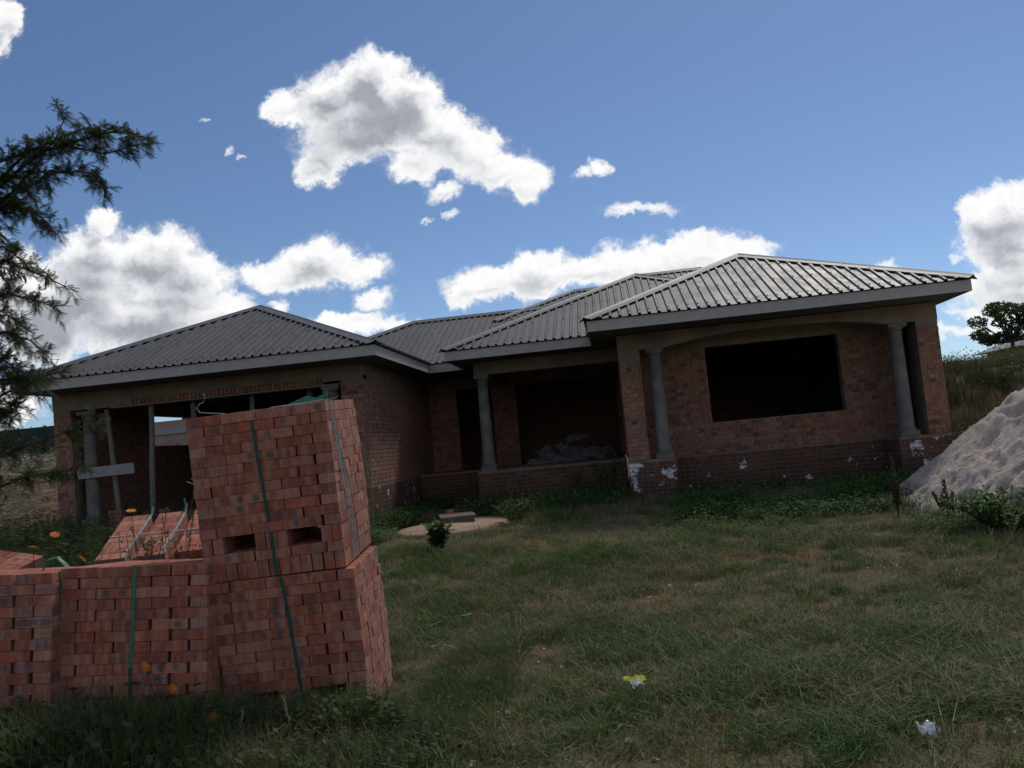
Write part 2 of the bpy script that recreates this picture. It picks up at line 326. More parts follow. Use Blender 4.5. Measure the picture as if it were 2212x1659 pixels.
def soil(name):
    m, t = new_mat(name); co = geo_pos(t)
    a = t.noise(co, .55, 5, .6); b = t.noise(co, 7, 6, .7); c0 = t.noise(co, 40, 4, .7)
    red = t.mix(b, (.18, .085, .05), (.33, .185, .115))
    thatch = t.mix(b, (.085, .068, .036), (.22, .165, .10))
    c = t.mix(t.step(a, .50, .66), thatch, red)
    c = t.mix(t.step(c0, .5, .75, 0, .6), c, (.05, .04, .025))
    principled(t, c, .97, .1, normal=t.bump(t.math('ADD', b, c0), 1., .03)); return m
M_soil = soil('earth')
def leafmat(name, cols, trans=.35, nscale=.8, rough=.6, spec=.25, inst=True):
    m, t = new_mat(name)
    rr = t.add('ShaderNodeObjectInfo').outputs['Random'] if inst else t.add('ShaderNodeNewGeometry').outputs['Random Per Island']
    f = t.math('ADD', t.math('ADD', -.30, t.math('MULTIPLY', t.noise(geo_pos(t), nscale, 5, .68), 1.6)), t.math('MULTIPLY', t.math('SUBTRACT', rr, .5), .32))
    c = t.ramp(f, [(.3+.42*i/(len(cols)-1), q) for i, q in enumerate(cols)])
    d = t.add('ShaderNodeBsdfDiffuse'); t.put(d.inputs[0], c); tr = t.add('ShaderNodeBsdfTranslucent'); t.put(tr.inputs[0], t.mix(.5, c, (.12, .14, .02)))
    gl = t.add('ShaderNodeBsdfGlossy'); t.put(gl.inputs[0], (.5, .5, .5)); gl.inputs['Roughness'].default_value = rough
    m1 = t.add('ShaderNodeMixShader'); m1.inputs[0].default_value = trans; t.l.new(d.outputs[0], m1.inputs[1]); t.l.new(tr.outputs[0], m1.inputs[2])
    m2 = t.add('ShaderNodeMixShader'); m2.inputs[0].default_value = .04*spec*4; t.l.new(m1.outputs[0], m2.inputs[1]); t.l.new(gl.outputs[0], m2.inputs[2])
    t.l.new(m2.outputs[0], t.out.inputs[0]); return m
M_grass = leafmat('grass_blades', [(.054, .120, .030), (.094, .162, .044), (.15, .172, .066), (.24, .195, .112)])
M_dry = leafmat('dry_grass', [(.20, .16, .095), (.30, .25, .155), (.42, .36, .25)])
M_weed = leafmat('weed_leaves', [(.045, .115, .030), (.065, .150, .042), (.095, .175, .052)])
M_weedd = leafmat('dark_weed_leaves', [(.035, .060, .024), (.050, .080, .032), (.075, .10, .042)])
M_bankg = leafmat('bank_grass', [(.035, .034, .020), (.065, .05, .034), (.105, .075, .055)], nscale=.35)
M_leaf = leafmat('acacia_leaflets', [(.035, .05, .026), (.055, .073, .036), (.08, .095, .048)], inst=False)
M_pods = leafmat('seed_pods', [(.07, .05, .03), (.10, .08, .05)], inst=False)
M_dleaf = leafmat('tree_leaves', [(.020, .036, .018), (.035, .055, .024), (.05, .07, .03)], inst=False)
M_red = leafmat('amaranth', [(.05, .018, .02), (.07, .03, .028), (.06, .05, .03)], inst=False)
M_stalk = leafmat('dry_stalk', [(.22, .18, .13), (.36, .31, .24), (.50, .45, .36)], .15, 2.5, inst=False)
M_dstem = leafmat('dead_stems', [(.09, .065, .04), (.14, .11, .07)], inst=False)
M_stem = leafmat('green_stem', [(.04, .055, .025), (.06, .075, .03)], inst=False)
M_petal = leafmat('orange_petals', [(.75, .16, .01), (.80, .24, .02)], .3, inst=False)
M_petaly = leafmat('amber_petals', [(.80, .33, .02), (.85, .42, .05)], .3, inst=False)
M_petalw = leafmat('white_petals', [(.6, .62, .6), (.75, .76, .75)], .3, inst=False)

# ------------------------------------------------------------------ ground
def ground():
    xs = sorted(set([round(v, 3) for v in np.concatenate([np.arange(-14, 14.01, .25), np.arange(-40, 45, 1.5), np.linspace(-150, 150, 51), np.linspace(-2500, 2500, 91)])]))
    ys = sorted(set([round(v, 3) for v in np.concatenate([np.arange(1, 30.01, .25), np.arange(-20, 60, 1.5), np.linspace(-150, 200, 51), np.linspace(-1500, 3500, 91)])]))
    v = [(x, y, gz(x, y)) for y in ys for x in xs]; n = len(xs)
    f = [(j*n+i, j*n+i+1, (j+1)*n+i+1, (j+1)*n+i) for j in range(len(ys)-1) for i in range(n-1)]
    me = bpy.data.meshes.new('ground'); me.from_pydata(v, [], f); me.polygons.foreach_set('use_smooth', [True]*len(f))
    link('ground', me, M_soil, kind='structure')
ground()

# ------------------------------------------------------------------ house
house = thing('house', 'unfinished red brick bungalow with grey metal hip roofs and unglazed openings', 'house', (-2.5, 20, .2))
E_, TP, F_, B_ = 3.70, .444, 1.09, 3.19
SOLO = [300]
def chamfer_brick(name, L, D, H, mat, ch=.004, seed=0):
    r = random.Random(seed); bm = bmesh.new(); bmesh.ops.create_cube(bm, size=1)
    for q in bm.verts: q.co = Vector((q.co.x*L, q.co.y*D, q.co.z*H)) + Vector([r.uniform(-.0012, .0012) for _ in range(3)])
    bmesh.ops.bevel(bm, geom=bm.edges[:], offset=ch, segments=1, affect='EDGES')
    me = bpy.data.meshes.new(name); bm.to_mesh(me); bm.free(); me.materials.append(mat); return me
HBK = chamfer_brick('burnt_brick', .222, .05, .073, M_burnt, seed=9)
HBR = [chamfer_brick('house_brick', .222, .05, .073, M_hb, seed=i) for i in range(4)]

def lay_bricks(part, p0, p1, zb0, zb1, holes, mat, solo, nside, seed, pitch=.085, hdr=.6):
    r = random.Random(seed); p0 = Vector((*p0, 0)); p1 = Vector((*p1, 0)); U = (p1-p0); L = U.length; U.normalize()
    N = Vector((U.y, -U.x, 0))*nside
    R = Matrix((U, -N, Vector((0, 0, 1)))).transposed().to_4x4()
    mb = MB(); row = 0; z = zb0+.006; n_solo = 0
    while z+.073 <= zb1+.02:
        segs = [(0, L)]
        for (h0, h1, hz0, hz1) in holes:
            if z+.036 > hz0 and z+.036 < hz1:
                ns = []
                for a, b in segs:
                    if h1 <= a or h0 >= b: ns.append((a, b)); continue
                    if h0 > a: ns.append((a, h0))
                    if h1 < b: ns.append((h1, b))
                segs = ns
        u = -(.117 if row % 2 else 0.) - r.uniform(0, .01)
        while u < L:
            Lb = .105 if r.random() < hdr else .222
            for a, b in segs:
                s0, s1 = max(u, a+.001), min(u+Lb, b-.001)
                if s1-s0 > .03:
                    pr = r.uniform(.004, .010)+.002; dark = Lb < .2 and r.random() < .2
                    c = p0+U*((s0+s1)/2)+N*(pr-.025)+Vector((0, 0, z+.0365)); lw = s1-s0; rr = 1. if dark else r.random()*.93
                    if solo and SOLO[0] > 0:
                        SOLO[0] -= 1; n_solo += 1
                        link('brick', HBK if dark else HBR[r.randrange(4)], None, part, Matrix.Translation(c) @ R @ Matrix.Diagonal((lw/.222, 1, 1, 1)))
                    else:
                        o = (s0-u-(Lb-lw if s0 > u else 0))
                        mm = Matrix.Translation(c) @ R
                        k = 1. if Lb > .2 else 1.
                        mb.box((-lw/2, -.025, -.0365), (lw/2, .025, .0365), mm, rr, lambda q: q)
            u += Lb+.0115
        z += pitch; row += 1
    if mb.v:
        o = mb.build('bricks', mat, part); o['kind'] = 'stuff'
def wall(p0, p1, z0, z1, thick, holes=(), nside=1, zb0=None, zb1=None, solo=False, seed=1, mat=M_hbm, body=None, name='wall', back=False):
    """p0->p1 outer face; body lies behind the outer face (away from the normal); holes are (u0,u1,z0,z1)."""
    a = Vector((*p0, 0)); U = Vector((*p1, 0))-a; L = U.length; U.normalize(); N = Vector((U.y, -U.x, 0))*nside
    R = Matrix((U, -N, Vector((0, 0, 1)))).transposed().to_4x4(); T = Matrix.Translation(a) @ R
    us = sorted({0, L, *[h[0] for h in holes], *[h[1] for h in holes]}); zs = sorted({z0, z1, *[h[2] for h in holes], *[h[3] for h in holes]})
    us = [q for q in us if 0 <= q <= L]; zs = [q for q in zs if z0 <= q <= z1]
    mb = MB()
    for i in range(len(us)-1):
        for j in range(len(zs)-1):
            cu, cz = (us[i]+us[i+1])/2, (zs[j]+zs[j+1])/2
            if any(h[0] < cu < h[1] and h[2] < cz < h[3] for h in holes): continue
            mb.box((us[i], 0, zs[j]), (us[i+1], thick, zs[j+1]), T)
    part = mb.build(name, body or M_mortar, house)
    if nside < 0:
        part.data.flip_normals()
    lay_bricks(part, p0, p1, z0 if zb0 is None else zb0, z1 if zb1 is None else zb1, holes, mat, solo, nside, seed)
    if back:
        q0 = tuple((a-N*thick).xy); q1 = tuple((a+U*L-N*thick).xy)
        lay_bricks(part, q0, q1, z0 if zb0 is None else zb0, z1 if zb1 is None else zb1, holes, mat, False, -nside, seed+50)
    return part
def plaster(lo, hi, name='beam', mat=M_plaster):
    mb = MB(); mb.box(lo, hi); return mb.build(name, mat, house)

Z0 = .02     # foundation depth
SOF = 3.505
# right wing: window wall behind the porch, its two end piers and side walls
wall((.222, 16.52), (.611, 16.52), F_, 2.98, .39, solo=True, seed=3)              # left pier
wall((5.70, 16.52), (6.085, 16.52), F_, 3.10, .39, solo=True, seed=4)             # right pier
wall((.615, 17.43), (5.69, 17.43), F_-.02, SOF, .23, holes=[(1.945-.615, 4.525-.615, 1.68, B_)], zb1=3.12, solo=True, seed=5)
wall((.615, 17.425), (5.69, 17.425), Z0, F_-.022, .22, seed=6, mat=M_plw2)
wall((.224, 16.915), (.224, 22.2), F_, SOF, .21, nside=-1, seed=7)                # side to veranda
wall((.445, 22.0), (.445, 17.7), F_, SOF, .01, nside=-1, seed=8)
wall((6.083, 16.915), (6.083, 26.6), F_, SOF, .22, nside=1, seed=9)               # outer right wall
wall((6.09, 17.425), (6.09, 26.6), Z0, F_-.003, .3, nside=1, seed=10, mat=M_plw)
wall((6.0875, 16.53), (6.0875, 16.91), F_+.01, 3.09, .01, seed=15)
wall((.2195, 16.905), (.2195, 16.53), F_+.01, 2.97, .01, seed=16)
wall((6.0925, 16.51), (6.0925, 17.42), Z0, F_-.02, .01, seed=17, mat=M_plw, name='plinth')
# plinth blocks under pier and column
wall((.20, 16.50), (1.09, 16.50), Z0, F_-.003, .92, seed=11, mat=M_plw, name='plinth')
wall((5.16, 16.50), (6.0895, 16.50), Z0, F_-.003, .92, seed=12, mat=M_plw, name='plinth')
wall((5.158, 17.40), (5.158, 16.51), Z0, F_-.02, .01, seed=18, mat=M_plb, name='plinth')
wall((.198, 17.40), (.198, 16.505), Z0, F_-.02, .01, nside=1, seed=13, mat=M_plw, name='plinth')
wall((1.092, 16.505), (1.092, 17.40), Z0, F_-.02, .01, nside=1, seed=14, mat=M_plb, name='plinth')
plaster((.215, 16.512, 2.983), (.613, 16.908, B_-.003), 'pier_head'); plaster((5.697, 16.512, 3.103), (6.087, 16.908, B_-.003), 'pier_head')
plaster((.62, 17.418, B_+.002), (5.685, 17.429, SOF-.002), 'lintel')
# arched porch beam
ARCH = [(.205, 3.187), (1.02, 3.187), (1.12, 3.195), (1.35, 3.232), (1.6, 3.272), (1.9, 3.312), (2.25, 3.345), (2.8, 3.362), (3.3, 3.364), (3.8, 3.356), (4.2, 3.338), (4.6, 3.300), (4.95, 3.245), (5.16, 3.197), (5.25, 3.187), (6.092, 3.187)]
mb = MB(); pts = []
for i in range(len(ARCH)-1):
    (xa, za), (xb, zb) = ARCH[i], ARCH[i+1]; n = max(1, int((xb-xa)/.05))
    for k in range(n):
        q = k/n; x = xa+(xb-xa)*q; rg = .012*nz(x, 3, 7)+.006*nz(x, 3, 23) if 1.05 < x < 5.2 else 0
        pts.append((x, za+(zb-za)*q+rg))
pts.append(ARCH[-1]); i0 = 0
for k, (x, z) in enumerate(pts):
    mb.v += [(x, 16.50, z), (x, 16.80, z), (x, 16.80, SOF), (x, 16.50, SOF)]
for k in range(len(pts)-1):
    a = 4*k; b = a+4
    mb.f += [(a, b, b+3, a+3), (a, a+1, b+1, b), (a+1, a+2, b+2, b+1), (a+3, b+3, b+2, a+2)]
mb.f += [(0, 3, 2, 1), (4*len(pts)-4, 4*len(pts)-3, 4*len(pts)-2, 4*len(pts)-1)]
mb.build('porch_beam', M_plaster, house)
# middle veranda
wall((-3.03, 18.60), (.19, 18.60), Z0, F_-.06, .22, seed=20, mat=M_plw2, name='plinth')
wall((-3.032, 20.54), (-3.032, 18.61), Z0, F_-.08, .01, nside=-1, seed=21, mat=M_plw2, name='plinth')
wall((-4.79, 20.55), (-3.03, 20.55), Z0, F_-.06, .2, seed=22, mat=M_plb, name='plinth')
mb = MB(); mb.box((-3.06, 18.57, F_-.058), (.195, 26.4, F_)); mb.build('veranda_floor', M_slab, house)
mb = MB(); mb.box((-4.78, 20.52, F_-.058), (-3.063, 26.4, F_-.002)); mb.build('veranda_floor', M_slab, house)
plaster((-2.96, 18.64, B_+.02), (.218, 18.92, SOF)); plaster((-2.96, 18.925, B_+.02), (-2.70, 22.2, SOF))
wall((-4.79, 22.24), (.22, 22.24), F_-.001, SOF, .23, holes=[(.735, 1.68, F_-.01, B_), (2.31, 4.93, F_-.01, B_-.01)], seed=23, zb1=B_-.05)
# interior partitions so that the openings show dark rooms
wall((-4.79, 26.4), (6.08, 26.4), F_-.001, SOF, .2, nside=1, seed=24)
mb = MB(); mb.box((.45, 17.66, F_-.10), (6.06, 26.38, F_-.03)); mb.build('room_floor', M_slab, house)
wall((.218, 22.245), (.218, 26.39), F_, SOF, .2, nside=-1, seed=28)
wall((-4.8, 22.25), (-4.8, 26.39), .3, SOF, .2, nside=1, seed=29)
# left wing: side wall, front piers, garage
wall((-4.80, 16.32), (-4.80, 22.24), 1.10, SOF, .23, nside=1, seed=30, zb1=3.12)
wall((-4.795, 16.30), (-4.795, 22.24), Z0, 1.097, .23, nside=1, seed=31, mat=M_plw2)
wall((-5.25, 16.30), (-4.803, 16.30), .60, 3.19, .4, nside=1, seed=32)
wall((-11.35, 16.30), (-10.98, 16.30), .90, 3.14, .4, nside=1, seed=33)
wall((-11.37, 16.27), (-10.96, 16.27), Z0, .897, .45, nside=1, seed=34, mat=M_plw2, name='plinth')
plaster((-4.805, 16.33, 3.122), (-4.792, 22.2, SOF), 'lintel')
wall((-11.34, 16.75), (-11.34, 26.8), .2, SOF, .23, nside=-1, holes=[(2.75, 5.25, 2.385, 3.15)], seed=35, back=True)
wall((-11.1, 24.6), (-5.03, 24.6), .2, SOF, .2, nside=1, seed=36)
wall((-5.035, 22.0), (-5.035, 16.8), .6, SOF, .01, nside=-1, seed=37)
mb = MB(); mb.box((-11.32, 16.6, .5), (-5.05, 24.6, .82)); mb.build('garage_floor', M_slab, house)
mb = MB(); mb.box((-11.335, 19.3, 3.16), (-11.09, 22.1, 3.50)); mb.build('lintel', M_board, house)
# garage beam: plaster above, a course of bricks on edge, shutter board below
plaster((-11.36, 16.29, 3.262), (-4.79, 16.54, SOF)); plaster((-11.36, 16.292, 3.143), (-9.62, 16.54, 3.26)); plaster((-5.62, 16.292, 3.193), (-4.792, 16.54, 3.26))
mb = MB(); mb.box((-9.615, 16.33, 3.145), (-5.625, 16.53, 3.26)); sold = mb.build('lintel', M_mortar, house)
x = -9.60; SB = [chamfer_brick('soldier_brick', .073, .05, .108, M_hb, seed=20+i) for i in range(3)]
while x < -5.70:
    link('brick', SB[rnd.randrange(3)], None, sold, Matrix.Translation((x+.04, 16.31+rnd.uniform(0, .006), 3.203+rnd.uniform(-.004, .004))) @ Matrix.Rotation(rnd.uniform(-.03, .03), 4, 'Y')); x += .084
mb = MB(); mb.box((-10.1, 16.28, 3.112), (-5.27, 16.53, 3.138)); mb.build('shutter_board', M_wood, house)

# columns
def lathe(mb, cx, cy, prof, n=24):
    i0 = len(mb.v)
    for (r, z) in prof:
        for j in range(n): a = 2*PI*j/n; mb.v.append((cx+r*math.cos(a), cy+r*math.sin(a), z))
    for k in range(len(prof)-1):
        for j in range(n): mb.f.append((i0+k*n+j, i0+k*n+(j+1) % n, i0+(k+1)*n+(j+1) % n, i0+(k+1)*n+j))
    mb.f.append(tuple(i0+j for j in reversed(range(n)))); mb.f.append(tuple(i0+(len(prof)-1)*n+j for j in range(n)))
def column(cx, cy, z0, z1, rb=.135, rt=.112):
    mb = MB(); H = z1-z0
    lathe(mb, cx, cy, [(rb+.012, z0+.135), (rb+.012, z0+.155), (rb, z0+.175)] + [(rb+(rt-rb)*(k/8)**1.4+.0015*nz(cx, k*1., 3), z0+.175+(H-.36)*k/8) for k in range(1, 9)] + [(rt+.012, z1-.178), (rt+.014, z1-.165), (rt+.002, z1-.155), (rt, z1-.125)])
    c = mb.build('column', M_cement, house, smooth=True)
    mb = MB(); mb.box((cx-rb-.035, cy-rb-.035, z0), (cx+rb+.035, cy+rb+.035, z0+.095)); lathe(mb, cx, cy, [(rb+.028, z0+.0955), (rb+.036, z0+.11), (rb+.028, z0+.13), (rb+.010, z0+.134)])
    mb.build('base', M_cement, c)
    mb = MB(); lathe(mb, cx, cy, [(rt+.004, z1-.124), (rt+.028, z1-.10), (rt+.040, z1-.082), (rt+.040, z1-.075)]); mb.box((cx-rt-.055, cy-rt-.055, z1-.0745), (cx+rt+.055, cy+rt+.055, z1-.003)); mb.build('capital', M_cement, c)
column(.905, 16.68, F_, B_); column(5.375, 16.68, F_, B_); column(-2.81, 18.79, F_, B_+.02)
column(-10.68, 16.45, .82, 3.11); column(-5.48, 16.45, .82, 3.11)

# fascias
def fascia(a, b, z0=3.507, z1=3.70):
    a = Vector((*a, 0)); U = Vector((*b, 0))-a; L = U.length; U.normalize(); N = Vector((U.y, -U.x, 0))
    R = Matrix((U, -N, Vector((0, 0, 1)))).transposed().to_4x4(); mb = MB(); mb.box((0, 0, z0), (L, .02, z1), Matrix.Translation(a) @ R); return mb.build('fascia', M_fascia, house)
for a, b in [((-11.587, 15.38), (-4.247, 15.38)), ((-4.247, 15.401), (-4.247, 20.1)), ((-4.246, 20.101), (-3.405, 20.101)), ((-3.425, 20.1), (-3.425, 17.83)), ((-3.425, 17.805), (-.293, 17.805)),
             ((-.31, 17.8), (-.31, 15.452)), ((-.31, 15.43), (6.324, 15.43)), ((6.324, 15.451), (6.324, 27.2)), ((-11.587, 27.2), (-11.587, 15.401)), ((6.303, 27.221), (-11.566, 27.221))]:
    fascia(a, b)

# roofs
def roof_block(x0, x1, y0, y1, z0, half, soff, zb=None, fronts_only=False):
    """Hip roof over a rectangle; the roof part is the boarded underside, its sheets, caps and screws are sub-parts."""
    ov = .045; h = half; sl = math.sqrt(1+TP*TP)
    zt = z0-.035; mb = MB(); zb = soff if zb is None else zb
    bot = [(x0+.02, y0+.02, zb), (x1-.02, y0+.02, zb), (x1-.02, y1-.02, zb), (x0+.02, y1-.02, zb)]
    top = [(x0+.02, y0+.02, zt), (x1-.02, y0+.02, zt), (x1-.02, y1-.02, zt), (x0+.02, y1-.02, zt)]
    if (x1-x0) < (y1-y0): ra, rb = ((x0+x1)/2, y0+h, zt+h*TP), ((x0+x1)/2, y1-h, zt+h*TP); F = [(4, 5, 8), (5, 6, 9, 8), (6, 7, 9), (7, 4, 8, 9)]
    else: ra, rb = (x0+h, (y0+y1)/2, zt+h*TP), (x1-h, (y0+y1)/2, zt+h*TP); F = [(4, 5, 9, 8), (5, 6, 9), (6, 7, 8, 9), (7, 4, 8)]
    mb.v = bot+top+[ra, rb]; mb.f = [(3, 2, 1, 0), (0, 1, 5, 4), (1, 2, 6, 5), (2, 3, 7, 6), (3, 0, 4, 7)]+F
    roof = mb.build('roof', M_soffit, house)
    faces = [((x0, y0), (1, 0), (0, 1), x1-x0, 0), ((x1, y0), (0, 1), (-1, 0), y1-y0, 1), ((x1, y1), (-1, 0), (0, -1), x1-x0, 2), ((x0, y1), (0, -1), (1, 0), y1-y0, 3)]
    Z = Vector((0, 0, 1)); SW = .70
    for (o, U, S, L, fi) in faces:
        O = Vector((*o, z0)); U = Vector((*U, 0)); S = Vector((*S, 0)); N = (-S*TP+Z)/sl
        pos = lambda u, run, hh: O+U*u+S*run+Z*(run*TP)+N*hh
        run = lambda u: max(0., min(u, L-u, h)-.02)
        k = 0; scr = MB(); n_sheet = int(math.ceil((L+.02)/SW))
        for k in range(n_sheet):
            ua, ub = k*SW, min((k+1)*SW, L); mb = MB(); prof = []
            dh = .0015*(k % 2)
            for r_ in range(4):
                c = ua+.0875+.175*r_
                prof += [(c-.0875+.0005, 0), (c-.030, 0), (c-.018, .036), (c+.018, .036), (c+.030, 0)]
            prof.append((ub, 0)); prof = [(min(u, ub), hh) for u, hh in prof if u <= ub+.001]
            for u in (h, L-h):
                if ua < u < ub: prof.append((u, 0.0 if min(abs(u-(ua+.0875+.175*q)) for q in range(4)) > .03 else .036))
            prof.sort()
            lastu = -1
            for u, hh in prof:
                if u-lastu < 1e-5: continue
                lastu = u; rn = run(u); lowrun = -ov if rn > .01 else 0
                ex = .012 if rn > .01 else 0
                mb.v += [tuple(pos(u, lowrun, hh+dh)), tuple(pos(u, rn, hh+dh))]
            nn = len(mb.v)//2
            mb.f = [(2*i, 2*i+2, 2*i+3, 2*i+1) for i in range(nn-1)]
            if nn > 1: mb.build('roof_sheet', M_roof, roof)
            for r_ in range(4):
                c = ua+.0875+.175*r_
                if c > ub: break
                for rr_ in (.12, 1.15, 2.2, 3.25, 4.1):
                    if rr_ < run(c)-.12 and (rr_ == .12 or rr_ == 2.2 or r_ % 2 == 0):
                        p = pos(c, rr_, .036+dh); Rm = Matrix((U, S, N)).transposed().to_4x4()
                        scr.box((-.011, -.011, 0), (.011, .011, .010), Matrix.Translation(p) @ Rm)
        if scr.v and fi in (0, 1, 3): so = scr.build('screws', M_screw, roof); so['kind'] = 'stuff'
    # ridge and hip caps
    nf = {0: Vector((0, -TP, 1))/sl, 1: Vector((TP, 0, 1))/sl, 2: Vector((0, TP, 1))/sl, 3: Vector((-TP, 0, 1))/sl}
    A = Vector(ra)+Z*.035; Bq = Vector(rb)+Z*.035
    long_y = (x1-x0) < (y1-y0)
    cs = [Vector((x0-ov*.6, y0-ov*.6, z0-ov*.6*TP)), Vector((x1+ov*.6, y0-ov*.6, z0-ov*.6*TP)), Vector((x1, y1, z0)), Vector((x0, y1, z0))]
    if long_y: edges = [(cs[0], A, 3, 0), (cs[1], A, 0, 1), (cs[2], Bq, 1, 2), (cs[3], Bq, 2, 3), (A, Bq, 3, 1)]
    else: edges = [(cs[0], A, 3, 0), (cs[3], A, 2, 3), (cs[1], Bq, 0, 1), (cs[2], Bq, 1, 2), (A, Bq, 2, 0)]
    for (p, q, i, j) in edges:
        L = (q-p).length
        if L < .1: continue
        e = (q-p)/L; n = max(1, round(L/2.3))
        ws = []
        for fi in (i, j):
            wv = e.cross(nf[fi]).normalized()
            if wv.z > 0: wv = -wv
            if abs(wv.z) < 1e-6: wv = wv
            ws.append(wv)
        upv = (nf[i]+nf[j]).normalized()
        for k in range(n):
            a0, a1 = max(0, L*k/n-.06), L*(k+1)/n; mb = MB(); hs = .040+.003*(k % 2)
            for tt in (a0, a1):
                c = p+e*tt; cr = c+upv*(hs+.022)
                prof = [c+ws[0]*.165+nf[i]*hs, c+ws[0]*.035+nf[i]*(hs+.003), cr, c+ws[1]*.035+nf[j]*(hs+.003), c+ws[1]*.165+nf[j]*hs]
                lo = [c+ws[0]*.165+nf[i]*(hs-.014), c+ws[1]*.165+nf[j]*(hs-.014)]
                mb.v += [tuple(lo[0])]+[tuple(q_) for q_ in prof]+[tuple(lo[1])]
            mb.f = [(s, s+1, s+8, s+7) for s in range(6)]
            mb.build('ridge_cap', M_cap, roof)
    return roof
RZ = 3.735
roof_block(-11.587, -4.247, 15.38, 27.2, RZ, 3.67, 3.512)
roof_block(-8.87, 5.2, 20.1, 27.18, RZ+.01, 3.54, 3.516)
roof_block(-3.425, 5.262, 17.805, 27.17, RZ+.005, 4.3435, 3.520)
roof_block(-.31, 6.324, 15.43, 27.19, RZ, 3.317, 3.524)
def upper_roof(xa, xb, yr, zr, z0):
    h = (zr-z0)/TP; roof_block(xa-h, xb+h, yr-h, yr+h, z0, h, z0-.3, zb=z0-.9)
upper_roof(-.81, 1.5, 25.0, 5.93, 5.0)
upper_roof(1.0, 2.83, 24.6, 6.09, 5.0)

# ------------------------------------------------------------------ timber props and boards in the garage
def prop(pts, r, label):
    mb = MB(); n = len(pts); P_ = [Vector(pts[0]).lerp(Vector(pts[-1]), k/6)+Vector((.012*nz(k, pts[0][0], .8), .012*nz(k, pts[0][0], .7, 4), 0)) for k in range(7)]
    mb.tube(P_, [r*(1-.02*k) for k in range(7)], 8); o = mb.build('timber_prop', M_pole, smooth=True)
    return tag(o, label, 'prop', 'timber props holding up the garage beam')
prop([(-10.10, 16.42, .82), (-10.26, 16.42, 3.108)], .055, 'pale leaning timber prop crossed by the horizontal board')
prop([(-9.40, 16.42, .82), (-9.28, 16.42, 3.108)], .058, 'upright pale timber prop in front of the small window of the garage')
prop([(-8.48, 16.6, .82), (-8.48, 16.6, 3.108)], .06, 'timber prop seen just left above the tall brick stack')
prop([(-7.25, 16.6, .82), (-7.22, 16.6, 3.108)], .055, 'light timber prop behind the middle of the tall brick stack')
prop([(-6.1, 16.9, .82), (-6.1, 16.9, 3.49)], .085, 'thick timber prop beside the right garage column')
mb = MB(); Mx = Matrix.Translation((-10.27, 16.30, 1.855)) @ Matrix.Rotation(-.02, 4, 'Y'); mb.box((-.62, -.0125, -.105), (.60, .0125, .105), Mx)
tag(mb.build('plank', M_board), 'pale horizontal shutter board nailed across the leaning prop', 'board')
# stack of spare bricks on the garage floor edge
t_ = thing('brick_stub', 'short stub of red bricks at the foot of the leaning prop', 'bricks', (-10.0, 16.1, .5))
for k in range(7):
    link('brick', HBR[k % 4], None, t_, Matrix.Translation((-9.98+rnd.uniform(-.01, .01), 16.1, .54+.08*k)) @ Matrix.Diagonal((1.2, 3, 1, 1)))

# ------------------------------------------------------------------ cement sacks on the veranda
def sack(cx, cy, cz, L, Wd, H, rz, rx, ry, seed, label):
    bm = bmesh.new(); bmesh.ops.create_grid(bm, x_segments=16, y_segments=12, size=.5)
    ext = bmesh.ops.extrude_face_region(bm, geom=bm.faces[:])
    for q in [e for e in ext['geom'] if isinstance(e, bmesh.types.BMVert)]: q.co.z += 1
    for q in bm.verts:
        ex = min(1, (0.5-abs(q.co.x))*5)*min(1, (.5-abs(q.co.y))*5); top = q.co.z > .5
        z = (H*(.25+.75*ex) if top else 0)+.35*H*nz(q.co.x*3, q.co.y*3, 1.3, seed)+.5*H*nz(q.co.x*8, q.co.y*8, 1., seed+9)
        q.co = Vector((q.co.x*L*(1+.15*nz(q.co.y, 1, 3, seed)), q.co.y*Wd, z))
    bmesh.ops.recalc_face_normals(bm, faces=bm.faces[:])
    me = bpy.data.meshes.new('cement_sack'); bm.to_mesh(me); bm.free()
    me.transform(Matrix.Diagonal((1, 1, 1.7, 1))); o = link('cement_sack', me, M_paper); o.matrix_basis = Matrix.Translation((cx, cy, cz)) @ Euler((rx, ry, rz)).to_matrix().to_4x4()
    return tag(o, label, 'cement sack', 'empty paper sacks heaped on the veranda')
sack(-1.95, 21.2, 1.11, .55, .35, .06, .3, .0, 0, 1, 'flat dark sack at the left end of the sack heap')
sack(-1.62, 21.3, 1.13, .5, .4, .10, .8, .25, .1, 2, 'crumpled sack second from the left in the heap')
sack(-1.35, 21.15, 1.10, .62, .38, .07, -.1, .1, 0, 3, 'wide pale sack lying flat at the front of the heap')
sack(-1.30, 21.5, 1.32, .45, .4, .10, .9, .5, .3, 4, 'bent sack perched behind the flat pale one')
sack(-1.75, 21.5, 1.30, .4, .35, .09, .2, .6, -.3, 5, 'small crumpled sack leaning at the left rear of the heap')
sack(-.85, 21.4, 1.20, .65, .42, .08, .5, .9, .2, 6, 'pale sack standing on edge in the middle of the heap')
sack(-.95, 21.55, 1.62, .6, .35, .05, .25, .25, -.12, 7, 'topmost sack of the heap lying flat like a lid')
sack(-.50, 21.3, 1.15, .7, .42, .10, -.25, .35, .35, 8, 'sloping pale sack on the right side of the heap')
sack(-.22, 21.5, 1.16, .4, .35, .09, .7, .5, .5, 9, 'sack at the right end of the heap beside the opening')
mb = MB(); mb.box((-2.1, 21.02, 1.092), (-.75, 21.16, 1.125)); mb.box((-1.9, 21.35, 1.092), (-.2, 21.7, 1.25))
tag(mb.build('timber_offcut', M_wood), 'low pile of timber offcuts under the paper sacks', 'timber')
sack(-3.43, 22.05, 1.10, .22, .2, .16, .1, .2, .1, 12, 'small pale bundle in the side doorway left of the veranda column')

